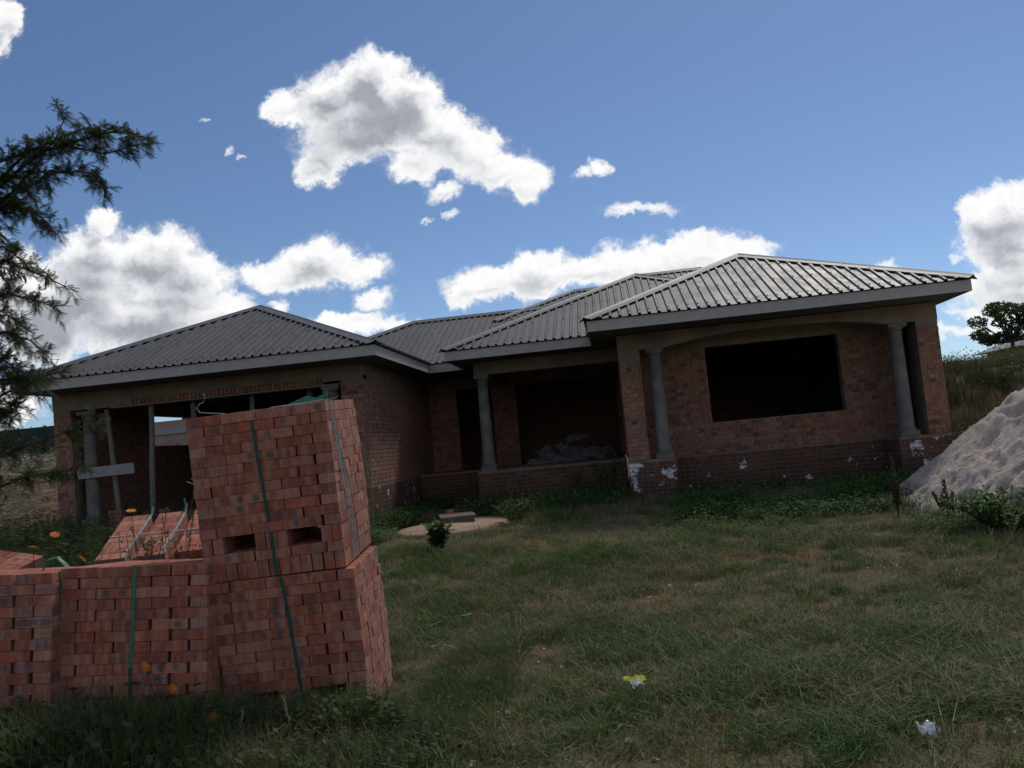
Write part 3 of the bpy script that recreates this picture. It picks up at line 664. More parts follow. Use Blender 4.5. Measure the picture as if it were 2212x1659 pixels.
# ------------------------------------------------------------------ brick packs
BL, BD, BH, GP = .2225, .106, .0635, .0015
PBR = [chamfer_brick('pack_brick', BL, BD, BH, M_pb, .0022, seed=40+i) for i in range(7)]
PBL = [chamfer_brick('pack_brick_marked', BL, BD, BH, M_pbl, .0022, seed=80+i) for i in range(4)]
PBE = [chamfer_brick('pack_brick_edge', BH, BL, BD, M_pb, .0022, seed=60+i) for i in range(4)]   # on edge, end facing out
def pack(label, cat_group, pos, rot, courses, faces, seed, W=.90, bulge=.02, limit=298, depth_rows=8, long_marks=False):
    r = random.Random(seed)
    mw = Matrix.Translation(pos) @ Euler(tuple(math.radians(q) for q in rot), 'XYZ').to_matrix().to_4x4()
    root = thing('brick_pack', label, 'brick pack', mw=mw, group=cat_group)
    fl = PBL if long_marks else PBR
    core = MB(); n = 0; z = 0; D = depth_rows*(BD+GP); H = sum(BD if c in 'SO' else BH for c in courses)+GP*len(courses)
    cand = []
    for ci, c in enumerate(courses):
        hgt = BD if c in 'SO' else BH; zc = z+hgt/2
        topc = ci == len(courses)-1
        if c == 'f':
            odd = ci % 2
            j = 0
            while j < depth_rows:
                odd = (ci % 2) and j < 2; y = j*(BD+GP)+BD/2
                if odd and j % 2 == 0:
                    y2 = (j+.5)*(BD+GP)+BD/2
                    for xx in (BD/2, W-BD/2): cand.append(('f', xx, y2, zc, PI/2, j, topc, xx))
                gg = (W-2*BD-3*BL)/4; xs = [BD+gg+BL/2+k*(BL+gg)+r.uniform(-.6, .6)*gg for k in range(3)] if odd else [BL/2+k*(W-BL)/3 for k in range(4)]
                for xx in xs: cand.append(('f', xx, y, zc, 0., j, topc, xx))
                j += 1
        else:
            holes = [(.134, .325), (.58, .757)] if c == 'O' else []
            nb = 13; st = W/nb
            for k in range(nb):
                xx = (k+.5)*st
                if any(a-.01 < xx < b+.01 for a, b in holes): continue
                for j in range(4): cand.append(('e', xx, BL/2+j*(D-BL)/3, zc, 0., 0 if j == 0 else (2*j), topc, xx))
        z += hgt+GP
    for (tp_, x, y, zc, rz, j, topc, xx) in cand:
        right = x > W-.17; left = x < .17; front = y < .12; backf = y > D-.12
        want = ('F' in faces and front) or ('R' in faces and right) or ('T' in faces and topc) or ('L' in faces and left)
        bz = bulge*math.sin(PI*min(1, zc/H))*(.35+.65*(y/D))
        dx = r.uniform(-.0025, .0025)+(bz+r.uniform(0, .006) if right else 0); dy = r.uniform(-.003, .003)-(r.choice((0, 0, 0, .004, -.004)) if front else 0)
        if topc: dzj = r.uniform(0, .002)
        else: dzj = 0
        T = Matrix.Translation((x+dx, y+dy, zc+dzj)) @ Matrix.Rotation(rz+r.uniform(-.008, .008), 4, 'Z')
        if want and n < limit:
            n += 1; link('brick', fl[r.randrange(len(fl))] if tp_ == 'f' else PBE[r.randrange(4)], None, root, T)
        else:
            hs = (BL/2, BD/2, BH/2) if tp_ == 'f' else (BH/2, BL/2, BD/2)
            core.box(tuple(-q for q in hs), hs, T, r.random(), lambda q: q)
    o = core.build('inner_bricks', M_pblm if long_marks else M_pbm, root); o['kind'] = 'stuff'
    # dark filler behind outer rows
    return root, W, D, H
def strap(root, pts, side, mat=None, w_=.021, label=None):
    mb = MB(); mb.ribbon(pts, w_, side); o = mb.build('strap', mat or M_strap, root)
    if label: o['label'] = label
    return o
GRP = 'strapped packs of new clay bricks'
PU = 'SfO'+'f'*12
up_, W_, D_, H_ = pack('upper strapped brick pack of the leaning tall stack with two square fork holes', GRP, (-2.670, 5.233, .905), (3.66, -1.89, 5.1), PU, 'FRTL', 1)
pu = -.004
strap(up_, [(.46, pu, .0), (.452, pu-.002, .4), (.435, pu, .7), (.42, pu, H_+.003), (.42, D_/2, H_+.005), (.42, D_+.004, H_+.003), (.42, D_+.005, 0)], [(1, 0, 0)]*7, M_strapd, label='dark green strap down the front')
rx = W_+.004
for kk, (ya, yb, yc_) in enumerate([(.10, .16, .20), (.115, .13, .26), (.12, .30, .42), (.13, .22, .34)]):
    strap(up_, [(.60, ya, H_+.004), (rx, ya, H_+.003), (rx+.016, ya+(yb-ya)*.4, .72), (rx+.026, yb, .45), (rx+.022, (yb+yc_)/2, .2), (rx+.006, yc_, .02)], [(0, 1, .3*(-1)**kk), (0, 1, 0), (.3, 1, 0), (.1, 1, .2), (.5, 1, 0), (0, 1, 0)], M_strapw if kk != 2 else M_strap, .011)
strap(up_, [(rx+.024, .86, .72), (rx+.035, .885, .5), (rx+.04, .89, .3), (rx+.03, .88, .12)], (0, .4, .1), M_strap, .02, 'bright green loose strap at the rear edge')
strap(up_, [(.60, .20, H_+.004), (.72, .24, H_+.035), (.78, .26, H_+.012), (.86, .30, H_+.05), (.845, .28, H_+.075)], [(0, 1, .2), (.2, .6, .8), (0, .4, 1), (.4, .5, .8), (1, .2, .5)], M_strap, .045, 'crumpled green plastic on top')
mb = MB(); mb.tube([(.52, .1, H_+.004), (.7, .12, H_+.006), (.9, .10, H_+.012), (.895, .1, H_+.035), (.90, .1, H_+.05)], .003, 5); mb.tube([(.83, .2, H_+.004), (.93, .2, H_+.014), (.95, .2, H_+.03)], .002, 5); mb.build('wire', M_wire, up_)
mb = MB(); mb.tube([(.24, .05, H_+.002), (.16, .05, H_+.014), (.08, .05, H_+.03), (.062, .05, H_+.06), (.085, .05, H_+.085), (.11, .05, H_+.09), (.125, .05, H_+.12), (.115, .05, H_+.15)], .003, 5); mb.build('wire', M_wire, up_)
PL = 'SfO'+'f'*12
lo_, *_ = pack('lower strapped brick pack under the tall leaning stack, standing in the grass', GRP, (-2.602, 5.265, -.09), (2.69, -1.41, 5.78), 'SfO'+'f'*11, 'FR', 2)
strap(lo_, [(.50, pu, 0), (.485, pu-.001, .4), (.46, pu, .8), (.44, pu, H_-.065)], (1, 0, 0), M_strapd, label='dark green strap down the front')
strap(lo_, [(rx+.01, .87, 1.0), (rx+.035, .89, .75), (rx+.035, .9, .5), (rx+.02, .9, .3)], (0, .4, .1), M_strap, .02)
c_, *_ = pack('low brick pack between the tall stack and the corner pack, one green strap', GRP, (-3.56, 4.94, .045), (-4.6, 3.2, 4.5), PL, 'FT', 3, W=.925)
strap(c_, [(.47, D_/2, H_+.004), (.47, pu, H_+.003), (.47, pu-.001, .7), (.46, pu, .45)], (1, 0, 0), mat=M_strap)
strap(c_, [(.46, pu, .45), (.47, pu, .2), (.47, pu, 0)], (1, 0, 0), M_strapd)
d_, *_ = pack('brick pack at the edge of the photo with slate grey marks on its long bricks', GRP, (-4.45, 4.70, .085), (-4.6, 3.0, 7.5), PL, 'FRT', 4, W=.93, long_marks=True)
strap(d_, [(.7, .09, H_+.004), (rx+.03, .09, H_+.004), (rx+.034, .09, .7), (rx+.03, .08, .4), (rx+.03, .07, .22)], (0, 1, 0), M_strap, .016)
strap(d_, [(.74, .25, H_+.004), (.76, .26, H_+.07), (.82, .27, H_+.085), (.88, .28, H_+.02)], [(0, 1, .2), (.2, .6, .3), (0, .8, .3), (.4, .8, .2)], M_strap, .03, 'curled green strap end on top')
f_, *_ = pack('tilted brick pack behind the low one, crossed by three pale straps', GRP, (-4.12, 6.50, .02), (19, 0, 15), PL, 'FTR', 5, W=1.1)
for xx in (.20, .48, .80):
    strap(f_, [(xx, -.004, .85), (xx, -.004, H_+.004), (xx+.02, .3, H_+.006), (xx+.03, .6, H_+.005), (xx+.03, D_, H_+.004), (xx+.04, D_+.02, H_+.06)], [(1, 0, 0)]*6, M_strapw, .02)
strap(f_, [(.0, .42, H_+.008), (1.1, .42, H_+.008)], (0, 1, 0), M_wire, .012)
strap(f_, [(.50, D_, H_+.004), (.51, D_+.02, H_+.05), (.50, D_+.04, H_+.10)], [(1, 0, 0), (.6, .5, 0), (.3, .8, .2)], M_strap, .02)
e_, *_ = pack('sloping brick pack whose end just enters the photo behind the corner pack', GRP, (-5.92, 6.15, .0), (14, 10, -6), PL, 'FTR', 6, W=.9)

# ------------------------------------------------------------------ sand heap
def sand():
    n = 300; cx, cy, R = 7.6, 12.9, 4.3; v = []; f = []
    for j in range(n+1):
        for i in range(n+1):
            x, y = cx-R+2*R*i/n, cy-R*.95+2*R*.95*j/n
            d = math.hypot((x-cx)/1.0, (y-cy)/.95)
            d += .22*nz(x, y, .9, 6)+.1*nz(x, y, 2.6, 8)
            h = 2.95*max(0, 1-d/3.64); h = h-.25*max(0, h-2.0)
            lump = .10*nz(x, y, 1.6, 9)+.05*abs(nz(x, y, 3.7, 3))+.03*nz(x, y, 9, 4)+.03*nz(x, y, 17, 5)+.018*abs(nz(x, y, 30, 6))
            hol = max(0, nz(x, y, 3.4, 12)-.22)*.5+max(0, nz(x, y, 8.5, 14)-.35)*.22
            z = gz(x, y)-.06+h+(lump-hol)*min(1, h*3)
            if h <= 0: z = gz(x, y)-.10
            v.append((x, y, z))
    for j in range(n):
        for i in range(n): a = j*(n+1)+i; f.append((a, a+1, a+n+2, a+n+1))
    me = bpy.data.meshes.new('sand_heap'); me.from_pydata(v, [], f); me.polygons.foreach_set('use_smooth', [True]*len(f))
    tag(link('sand_heap', me, M_sand), 'big heap of pale building sand beside the right end of the house', 'sand heap')
sand()

# ------------------------------------------------------------------ septic tank slab with lid
tk = thing('tank_slab', 'round tan cement tank cover with a raised square lid in the yard', 'tank cover', (-2.95, 15.3, gz(-2.95, 15.3)))
mb = MB(); n = 48; prof = [(1.0, -.1), (1.0, .06), (.97, .085), (.6, .12), (.25, .15), (.0, .155)]
i0 = 0; TZ = gz(-2.95, 15.3)
for (r_, z_) in prof:
    for j in range(n): a = 2*PI*j/n; w1 = 1+.03*nz(math.cos(a)*2, math.sin(a)*2, 1, 4); mb.v.append((-2.98+.93*r_*w1*math.cos(a)+.1*r_*math.sin(a), 15.0+1.35*r_*w1*math.sin(a), TZ+z_-.04))
for k in range(len(prof)-1):
    for j in range(n): mb.f.append((k*n+j, k*n+(j+1) % n, (k+1)*n+(j+1) % n, (k+1)*n+j))
mb.build('slab', M_slabt, tk, smooth=True)
mb = MB(); Mx = Matrix.Translation((-2.93, 15.1, TZ+.09)) @ Matrix.Rotation(.25, 4, 'Z'); mb.box((-.28, -.4, 0), (.28, .4, .085), Mx); mb.box((-.31, -.43, .0855), (.31, .43, .12), Mx); mb.build('lid', M_lid, tk)
o = thing('broken_brick', 'two dark broken bricks lying behind the tank lid', 'bricks', (-3.3, 16.1, TZ+.08))
for q in range(3): link('brick', HBR[q], None, o, Matrix.Translation((-3.38+.12*q, 16.1+.05*q, TZ+.13+.07*(q == 1))) @ Matrix.Rotation(.5*q, 4, 'Z') @ Matrix.Diagonal((.6, 2, 1, 1)))

# ------------------------------------------------------------------ litter
def crumple(name, lx, ly, h, loc, rz, seed, mat, label, cat, mat2=None, parent=None):
    bm = bmesh.new(); bmesh.ops.create_grid(bm, x_segments=10, y_segments=8, size=.5)
    for q in bm.verts:
        q.co.z = h*(.5+.9*nz(q.co.x*4, q.co.y*4, 1, seed)+.4*nz(q.co.x*11, q.co.y*11, 1, seed+2)); q.co.x *= lx*(1+.2*nz(q.co.y*3, 1, 1, seed)); q.co.y *= ly*(1+.25*nz(q.co.x*9, 1, 1, seed+4))
    g0 = bmesh.ops.solidify(bm, geom=bm.faces[:], thickness=.002)
    me = bpy.data.meshes.new(name); bm.to_mesh(me); bm.free(); o = link(name, me, mat, parent); o.matrix_basis = Matrix.Translation(loc) @ Matrix.Rotation(rz, 4, 'Z') @ Matrix.Rotation(.35, 4, 'X')
    if label: tag(o, label, cat)
    return o
pk = thing('plastic_packet', 'yellow and white plastic packet lying in the grass', 'litter', mw=Matrix.Translation((-.04, 5.62, gz(-.04, 5.62)+.08)))
crumple('wrapper', .15, .05, .03, (-.0, .05, .03), .1, 3, M_yellow, None, None, parent=pk)
crumple('lining', .085, .08, .04, (.02, .0, .01), .3, 8, M_white, None, None, parent=pk)
crumple('paper_scrap', .09, .08, .045, (1.42, 4.68, gz(1.42, 4.68)+.045), .2, 5, M_white, 'crumpled white scrap on the reddish soil near the front corner', 'litter')
crumple('bottle_scrap', .10, .09, .05, (-2.62, 4.80, gz(-2.6, 4.8)+.06), .6, 6, M_blue, 'crushed blue plastic under the weeds before the packs', 'litter')
crumple('rag', .22, .10, .05, (-1.52, 4.78, gz(-1.5, 4.78)+.05), .3, 9, M_rag, 'dark crumpled rag in the grass before the tall stack', 'rag')
def stone(x, y, s, label, seed):
    bm = bmesh.new(); bmesh.ops.create_icosphere(bm, subdivisions=2, radius=s)
    for q in bm.verts: q.co *= 1+.35*nz(q.co.x*9, q.co.y*9+q.co.z*7, 1, seed); q.co.z *= .6
    me = bpy.data.meshes.new('stone'); bm.to_mesh(me); bm.free(); o = link('stone', me, M_rock); o.location = (x, y, gz(x, y)+s*.35); tag(o, label, 'stone')
stone(-2.50, 4.62, .05, 'pale rounded stone below the blue plastic', 1); stone(-2.0, 4.72, .085, 'tan lump of stone in the weeds before the tall stack', 2)
mb = MB()
for k, (a, b) in enumerate([((-1.70, 6.95), (-1.35, 6.75)), ((-1.85, 7.8), (-1.45, 8.1))]):
    pass
def lstrap(pts, label):
    mb = MB(); P3 = [(x, y, gz(x, y)+z) for x, y, z in pts]; mb.ribbon(P3, .022, [(.2, 1, .6*(-1)**k) for k in range(len(P3))]); tag(mb.build('loose_strap', M_strapw if 'pale' in label else M_strap), label, 'strap')
lstrap([(-1.66, 6.98, .10), (-1.55, 6.93, .13), (-1.45, 6.88, .11), (-1.36, 6.8, .08)], 'pale green strap end lying on the grass right of the stack')
lstrap([(-1.85, 7.75, .08), (-1.66, 7.85, .12), (-1.50, 8.0, .12)], 'thin green strap further back in the grass right of the stack')

# ------------------------------------------------------------------ background things
fr = thing('sheet_fence', 'dark green sheet fence behind the left end of the house', 'fence', (-27, 34, 1))
x = -34.0
while x < -21.5:
    mb = MB(); mb.box((x, 34, .4), (x+1.18, 34.05, 4.28)); mb.build('panel', M_green_fence, fr)
    mb = MB(); mb.box((x+1.185, 33.96, .4), (x+1.235, 34.06, 4.33)); mb.build('post', M_screw, fr); x += 1.24
nb = thing('brick_house', 'unfinished pale brick house seen through the garage side window', 'house', (-26, 46, 1))
mb = MB(); mb.box((-36, 45, .5), (-22.5, 52, 4.0)); mb.build('wall', M_farbrick, nb)
mb = MB(); mb.box((-36.05, 44.9, 4.002), (-22.4, 52.1, 4.35)); mb.build('ring_beam', M_board, nb)
mb = MB(); mb.box((-36, 45.02, 4.352), (-22.5, 52, 4.75)); mb.build('parapet', M_farbrick, nb)
for q in (-34.5, -31, -27.5): mb = MB(); mb.box((q, 44.96, 1.9), (q+1.4, 45.01, 3.4)); mb.build('window', M_screw, nb)
fh = thing('distant_house', 'low grey roofed house beyond the grassy bank at the right', 'house', (33, 62, 3))
mb = MB(); mb.box((28.3, 62, 2.5), (38, 68, 5.1)); mb.build('wall', M_farbrick, fh)
mb = MB(); mb.v = [(27.5, 61.5, 5.1), (38.6, 61.5, 5.1), (38.6, 68.5, 5.1), (27.5, 68.5, 5.1), (30.5, 65, 6.5), (36, 65, 6.5)]; mb.f = [(0, 1, 5, 4), (1, 2, 5), (2, 3, 4, 5), (3, 0, 4), (3, 2, 1, 0)]; mb.build('roof', M_farroof, fh)

def leafcloud(mb, c, R, n, size, r, squash=.7, hollow=.5):
    for _ in range(n):
        d = Vector((r.gauss(0, 1), r.gauss(0, 1), r.gauss(0, 1))).normalized(); q = hollow+(1-hollow)*r.random()**.5
        p = Vector(c)+Vector((d.x*R*q, d.y*R*q, d.z*R*q*squash)); s = size*r.uniform(.6, 1.3)
        a = Vector((r.gauss(0, 1), r.gauss(0, 1), r.gauss(0, .6))).normalized()*s; b = a.cross(Vector((r.gauss(0, 1), r.gauss(0, 1), r.gauss(0, 1)))).normalized()*s*.35
        mb.quad(p-a, p-b, p+a, p+b)
def small_tree(name, x, y, z, H, W_, label, seed, n=26, size=.16, dens=110, trunk_h=.28, mat=M_dleaf):
    r = random.Random(seed); root = thing(name, label, 'tree', (x, y, z)); tr = MB(); cr = MB()
    tr.tube([(x, y, z-.2), (x+.05*H*.3, y, z+H*trunk_h)], [.045*H, .03*H], 7)
    for k in range(n):
        a = r.uniform(0, 2*PI); q = r.random()**.6; hh = trunk_h+(1-trunk_h)*r.uniform(.1, .92)
        wq = math.sin(PI*min(1, (hh-trunk_h)/(1-trunk_h)*.8+.15))
        p = Vector((x+math.cos(a)*q*W_/2*wq, y+math.sin(a)*q*W_/2*wq, z+H*hh))
        m0 = Vector((x+.015*H, y, z+H*trunk_h)); tr.tube([m0, m0.lerp(p, .5)+Vector((0, 0, -.03*H)), p], [.016*H, .01*H, .004*H], 5)
        leafcloud(cr, p, .14*H*r.uniform(.7, 1.2), dens, size, r)
    tr.build('trunk', M_bark, root); cr.build('crown', mat, root)
small_tree('umbrella_tree', 26.6, 60, 4.0, 3.9, 5.6, 'dark rounded tree on the skyline right of the house', 5, 44, .16, 95, .34)
small_tree('far_tree', -31.5, 62, 2.0, 4.6, 5, 'small leafy tree beyond the pale brick house', 6, 20, .25, 90)
# ------------------------------------------------------------------ the feathery acacia at the left
BR = {'b1':[(-6.323,7.6,4.499),(-5.707,7.6,4.839),(-5.309,7.6,4.916),(-4.923,7.6,4.863),(-4.592,7.6,4.758),(-4.32,7.6,4.785),(-4.22,7.6,4.79)],
'b2':[(-6.045,7.6,4.092),(-5.572,7.6,4.611),(-5.36,7.6,4.885),(-5.24,7.6,5.102),(-5.2,7.6,5.283),(-5.302,7.6,5.471)],
'b3':[(-5.237,7.6,4.892),(-4.869,7.6,4.958),(-4.649,7.6,5.006),(-4.481,7.6,5.006),(-4.248,7.6,4.918)],
'b4':[(-6.144,7.6,4.104),(-5.531,7.6,4.467),(-5.133,7.6,4.6),(-4.749,7.6,4.563),(-4.517,7.6,4.45),(-4.441,7.6,4.294)],
'b5':[(-6.035,7.6,4.276),(-5.535,7.6,4.398),(-5.301,7.6,4.23),(-5.156,7.6,4.051)],
'b6':[(-6.261,7.6,3.748),(-5.761,7.6,3.873),(-5.476,7.6,3.724),(-5.242,7.6,3.583)],
'b7':[(-6.28,7.6,3.382),(-5.683,7.6,3.52),(-5.397,7.6,3.419),(-5.185,7.6,3.327)],
'b9':[(-6.299,7.6,3.018),(-5.704,7.6,3.135),(-5.396,7.6,3.02),(-5.19,7.6,2.854)],
'b10':[(-6.315,7.6,2.701),(-5.819,7.6,2.831),(-5.535,7.6,2.702),(-5.317,7.6,2.733)],
'b11':[(-6.355,7.6,1.938),(-5.751,7.6,2.307),(-5.53,7.6,2.374),(-5.32,7.6,2.43)],
'b12':[(-6.262,7.6,1.84),(-5.574,7.6,2.022),(-5.092,7.6,2.11),(-4.735,7.6,2.164)],
'b13':[(-6.276,7.6,1.574),(-5.591,7.6,1.736),(-5.161,7.6,1.763),(-4.994,7.6,1.792)],
'b14':[(-6.02,7.6,4.553),(-5.671,7.6,4.601),(-5.617,7.6,4.687),(-5.683,7.6,4.836)],
'b15':[(-6.136,7.6,2.367),(-5.737,7.6,2.552),(-5.494,7.6,2.581),(-5.301,7.6,2.597)],
'b16':[(-5.409,7.6,4.892),(-5.057,7.6,5.053),(-4.906,7.6,5.139),(-4.772,7.6,5.12)]}
def frond(mb, base, d, L, r, droop=.35, np_=9):
    """one doubly feathered leaf: a thin rachis with paired narrow leaflets"""
    d = d.normalized(); side = d.cross(Vector((r.gauss(0, .4), r.gauss(0, .4), 1))).normalized(); nrm = side.cross(d)
    p = Vector(base)
    for k in range(np_):
        tt = (k+.6)/np_; c = base+d*L*tt+Vector((0, 0, -droop*L*tt*tt)); ll = L*.30*math.sin(PI*(.18+.75*tt))
        for s in (-1, 1):
            tip = c+side*s*ll+d*ll*.55+Vector((0, 0, -.25*ll)); wv = d*L*.036
            mb.quad(c-wv, c+wv, tip)
    mb.quad(base-side*.0012, base+side*.0012, base+d*L+Vector((0, 0, -droop*L)))
def acacia():
    r = random.Random(21); root = thing('acacia_tree', 'feathery dark acacia reaching into the photo from the left edge', 'tree', (-6.6, 7.9, gz(-6.6, 7.9)))
    tr = MB(); cr = MB()
    trunk = [(-6.6, 7.9, -.2), (-6.62, 7.9, 1.2), (-6.5, 7.8, 2.4), (-6.4, 7.7, 3.5), (-6.2, 7.6, 4.3), (-6.0, 7.6, 5.0)]
    tr.tube(trunk, [.12, .10, .085, .065, .045, .02], 10)
    tb = tr.build('trunk', M_bark, root, smooth=True); jobs = []
    extra = []
    for k in range(11):   # drooping sprays along the edge of the frame
        zz = 2.35+.22*k+r.uniform(-.05, .05); ex_ = r.uniform(-5.75, -5.35)
        extra.append([(-6.3, 7.7, zz-.1), (-6.0, 7.65, zz+.12), ((-6.0+ex_)/2, 7.6, zz+.12), (ex_, 7.6, zz-.06)])
    for k in range(16):   # the hidden bulk of the crown left of the frame
        a = r.uniform(0, 2*PI); zz = r.uniform(1.6, 4.9)
        if math.cos(a) > .3: a += PI
        extra.append([(-6.4, 7.7, zz), (-6.4+.5*math.cos(a), 7.7+.6*math.sin(a), zz+.15), (-6.4+1.1*math.cos(a), 7.7+1.3*math.sin(a), zz+.1)])
    for name, pts in list(BR.items())+[('x%d' % i, e) for i, e in enumerate(extra)]:
        yo = r.uniform(-.35, .35); lim = MB()
        pts = [Vector((p[0], p[1]+yo*(i/(len(pts)-1)), p[2])) for i, p in enumerate(pts)]
        st = min(trunk, key=lambda q: abs(q[2]-(pts[0].z-.25))); pts = [Vector(st)]+pts
        path = []
        for i in range(len(pts)-1):
            n = max(2, int((pts[i+1]-pts[i]).length/.05)); path += [pts[i].lerp(pts[i+1], q/n)+Vector((0, .02*nz(i+q*.1, 1), .015*nz(q*.2+i, 3))) for q in range(n)]
        path.append(pts[-1]); N = len(path)
        lim.tube(path, [.022*(1-.88*k/N)+.002 for k in range(N)], 6)
        for k in range(int(N*.12), N):
            t0 = k/N
            if r.random() < .68:
                fwd = (path[min(k+1, N-1)]-path[max(0, k-1)]).normalized()
                for _ in range(3 if name not in ('b2',) else 2):
                    d = (fwd*r.uniform(.4, 1)+Vector((r.gauss(0, .6), r.gauss(0, .8), r.gauss(.05, .6)))).normalized()
                    Lt = r.uniform(.08, .26)*(1.15-.6*t0); tw = [path[k]+d*Lt*q/4+Vector((0, 0, -.10*(q/4)**2*Lt*2)) for q in range(5)]
                    lim.tube(tw, [.0045, .004, .003, .002, .001], 4, cap=False)
                    for q in range(1, 5):
                        for _ in range(2 if q < 4 else 4):
                            fd = (d*.8+Vector((r.gauss(0, .7), r.gauss(0, .7), r.gauss(-.12, .6)))).normalized()
                            frond(cr, tw[q], fd, r.uniform(.06, .115), r, .2)
        lim.build('branch', M_bark, tb)
    cr.build('crown', M_leaf, root)
    pod = MB()
    path = [Vector((-5.861, 7.5, 3.839)), Vector((-5.526, 7.5, 3.707)), Vector((-5.313, 7.5, 3.618)), Vector((-5.21, 7.5, 3.63)), Vector((-5.18, 7.5, 3.69))]
    lb = MB(); lb.tube(path, [.007, .006, .004, .003, .002], 5); lb.build('branch', M_bark, tb)
    for k in range(14):
        c = path[0].lerp(path[2], .2+.8*k/13) if k < 10 else path[3]
        L = r.uniform(.08, .16); dx = r.uniform(-.02, .05); pod.quad(c+Vector((-.004, 0, 0)), c+Vector((.006, 0, 0)), c+Vector((dx+.011, .01, -L*.6)), c+Vector((dx*1.5, 0, -L)), c+Vector((dx-.009, 0, -L*.6)))
    pod.build('seed_pods', M_pods, root)
acacia()

bits = MB(); rb_ = random.Random(55)
for k in range(420):
    y = rb_.uniform(4.4, 15.5); x = rb_.uniform(-.4*y, .62*y)
    if k < 150: x = rb_.gauss(-1.6, .5); y = rb_.uniform(4.45, 7.5)
    s_ = rb_.uniform(.008, .026); T = Matrix.Translation((x, y, gz(x, y)+s_*.3)) @ Euler((rb_.uniform(-.5, .5), rb_.uniform(-.5, .5), rb_.uniform(0, 3))).to_matrix().to_4x4()
    bits.box((-s_, -s_*.7, -s_*.4), (s_, s_*.6, s_*.5), T)
bits.build('brick_rubble', M_rock, kind='stuff', label='small chips of stone and brick in the grass')
# ------------------------------------------------------------------ single plants
def leafy(name, x, y, H, R, label, cat, seed, n=60, size=.07, mat=M_weed, stems=5, z0=None, group=None, aspect=.45, top=None):
    r = random.Random(seed); z = gz(x, y) if z0 is None else z0; root = thing(name, label, cat, (x, y, z), group)
    st = MB(); lv = MB()
    for s in range(stems):
        a = r.uniform(0, 2*PI); tip = Vector((x+math.cos(a)*R*r.uniform(.2, 1), y+math.sin(a)*R*r.uniform(.2, 1), z+H*r.uniform(.75, 1))); b = Vector((x+.15*R*math.cos(a), y+.15*R*math.sin(a), z))
        mid = b.lerp(tip, .5)+Vector((0, 0, .08*H)); st.tube([b, mid, tip], [.006, .004, .002], 4, cap=False)
        for k in range(n//stems):
            q = r.uniform(.15, 1); p = b.lerp(mid, q*2) if q < .5 else mid.lerp(tip, q*2-1)
            d = Vector((r.gauss(0, 1), r.gauss(0, 1), r.uniform(-.3, .9))).normalized(); L = size*r.uniform(.6, 1.3); c = p+d*L*.6
            sd = d.cross(Vector((0, 0, 1))).normalized()*L*aspect*.5
            lv.quad(p, c+sd*.9, c+d*L*.75+Vector((0, 0, -.15*L)), c-sd*.9)
    st.build('stem', M_stem, root); lv.build('foliage', mat, root); return root
def flower_head(x, y, z, R, mat, tilt, r, parent):
    mb = MB(); n = 8; rot = Euler((tilt, r.uniform(-.3, .3), r.uniform(0, 3))).to_matrix()
    for k in range(n):
        a = 2*PI*k/n; a1, a2 = a-.33, a+.33
        P3 = [Vector((0, 0, 0)), Vector((math.cos(a1)*R*.75, math.sin(a1)*R*.75, R*.12)), Vector((math.cos(a1+.12)*R, math.sin(a1+.12)*R, R*.02)), Vector((math.cos(a)*R*.93, math.sin(a)*R*.93, R*.05)), Vector((math.cos(a2-.12)*R, math.sin(a2-.12)*R, 0.)), Vector((math.cos(a2)*R*.75, math.sin(a2)*R*.75, R*.1))]
        mb.quad(*[Vector((x, y, z))+rot @ q for q in P3])
    mb.build('flower', mat, parent)
    c = MB(); lathe(c, 0, 0, [(.25*R, .02*R), (.2*R, .2*R), (.05*R, .26*R)], 8); c.v = [tuple(Vector((x, y, z))+rot @ Vector(q)) for q in c.v]; c.build('flower_eye', M_petaly, parent)
def cosmos(x, y, z, label, seed, mat=M_petal, tilt=.9, R=.037):
    r = random.Random(seed); g0 = gz(x, y); root = thing('flowering_weed', label, 'flower', (x, y, g0), 'orange flowered weeds around the brick packs')
    st = MB(); lv = MB(); b = Vector((x+r.uniform(-.08, .08), y+r.uniform(.0, .12), g0)); tip = Vector((x, y, z)); H = z-g0
    mid = b.lerp(tip, .55)+Vector((r.uniform(-.03, .03), .02, 0)); st.tube([b, mid, tip], [.005, .0035, .002], 5)
    for k in range(int(8+H*16)):
        q = r.uniform(.05, .88); p = b.lerp(mid, q/.55) if q < .55 else mid.lerp(tip, (q-.55)/.45)
        a = r.uniform(0, 2*PI); frond(lv, p, Vector((math.cos(a), math.sin(a), r.uniform(.1, .8))), r.uniform(.08, .16), r, .5, 6)
    st.build('stem', M_stem, root); lv.build('foliage', M_weedd, root); flower_head(x, y, z, R, mat, tilt, r, root)
for i, (x, y, z, lb, mt, tl) in enumerate([
    (-3.544, 5.90, 1.388, 'amber flower standing highest, above the tilted pack straps', M_petaly, .15), (-4.363, 6.2, 1.246, 'orange flower before the left foot of the house', M_petal, .6),
    (-4.26, 5.8, 1.193, 'flat orange flower above the curled strap of the corner pack', M_petal, .15), (-3.744, 5.6, 1.098, 'dull orange flower over the joint between the low packs', M_petal, .9),
    (-3.03, 6.0, 1.20, 'orange flower on the tilted pack close to the tall stack', M_petaly, .8), (-2.685, 4.80, .376, 'bright orange flower before the foot of the low middle pack', M_petal, 1.1),
    (-2.445, 4.75, .212, 'bright orange flower before the corner of the tall stack', M_petal, .8), (-2.88, 4.65, .249, 'dull orange flower lowest in the weeds before the packs', M_petal, 1.2),
    (-2.88, 4.85, .505, 'faint orange flower against the face of the low middle pack', M_petal, .9)]):
    cosmos(x, y, z, lb, 70+i, mt, tl)
leafy('leafy_bush', -2.67, 12.16, .42, .22, 'round green leafy bush in front of the tank cover', 'bush', 31, 420, .10, M_weed, 16, aspect=.8)
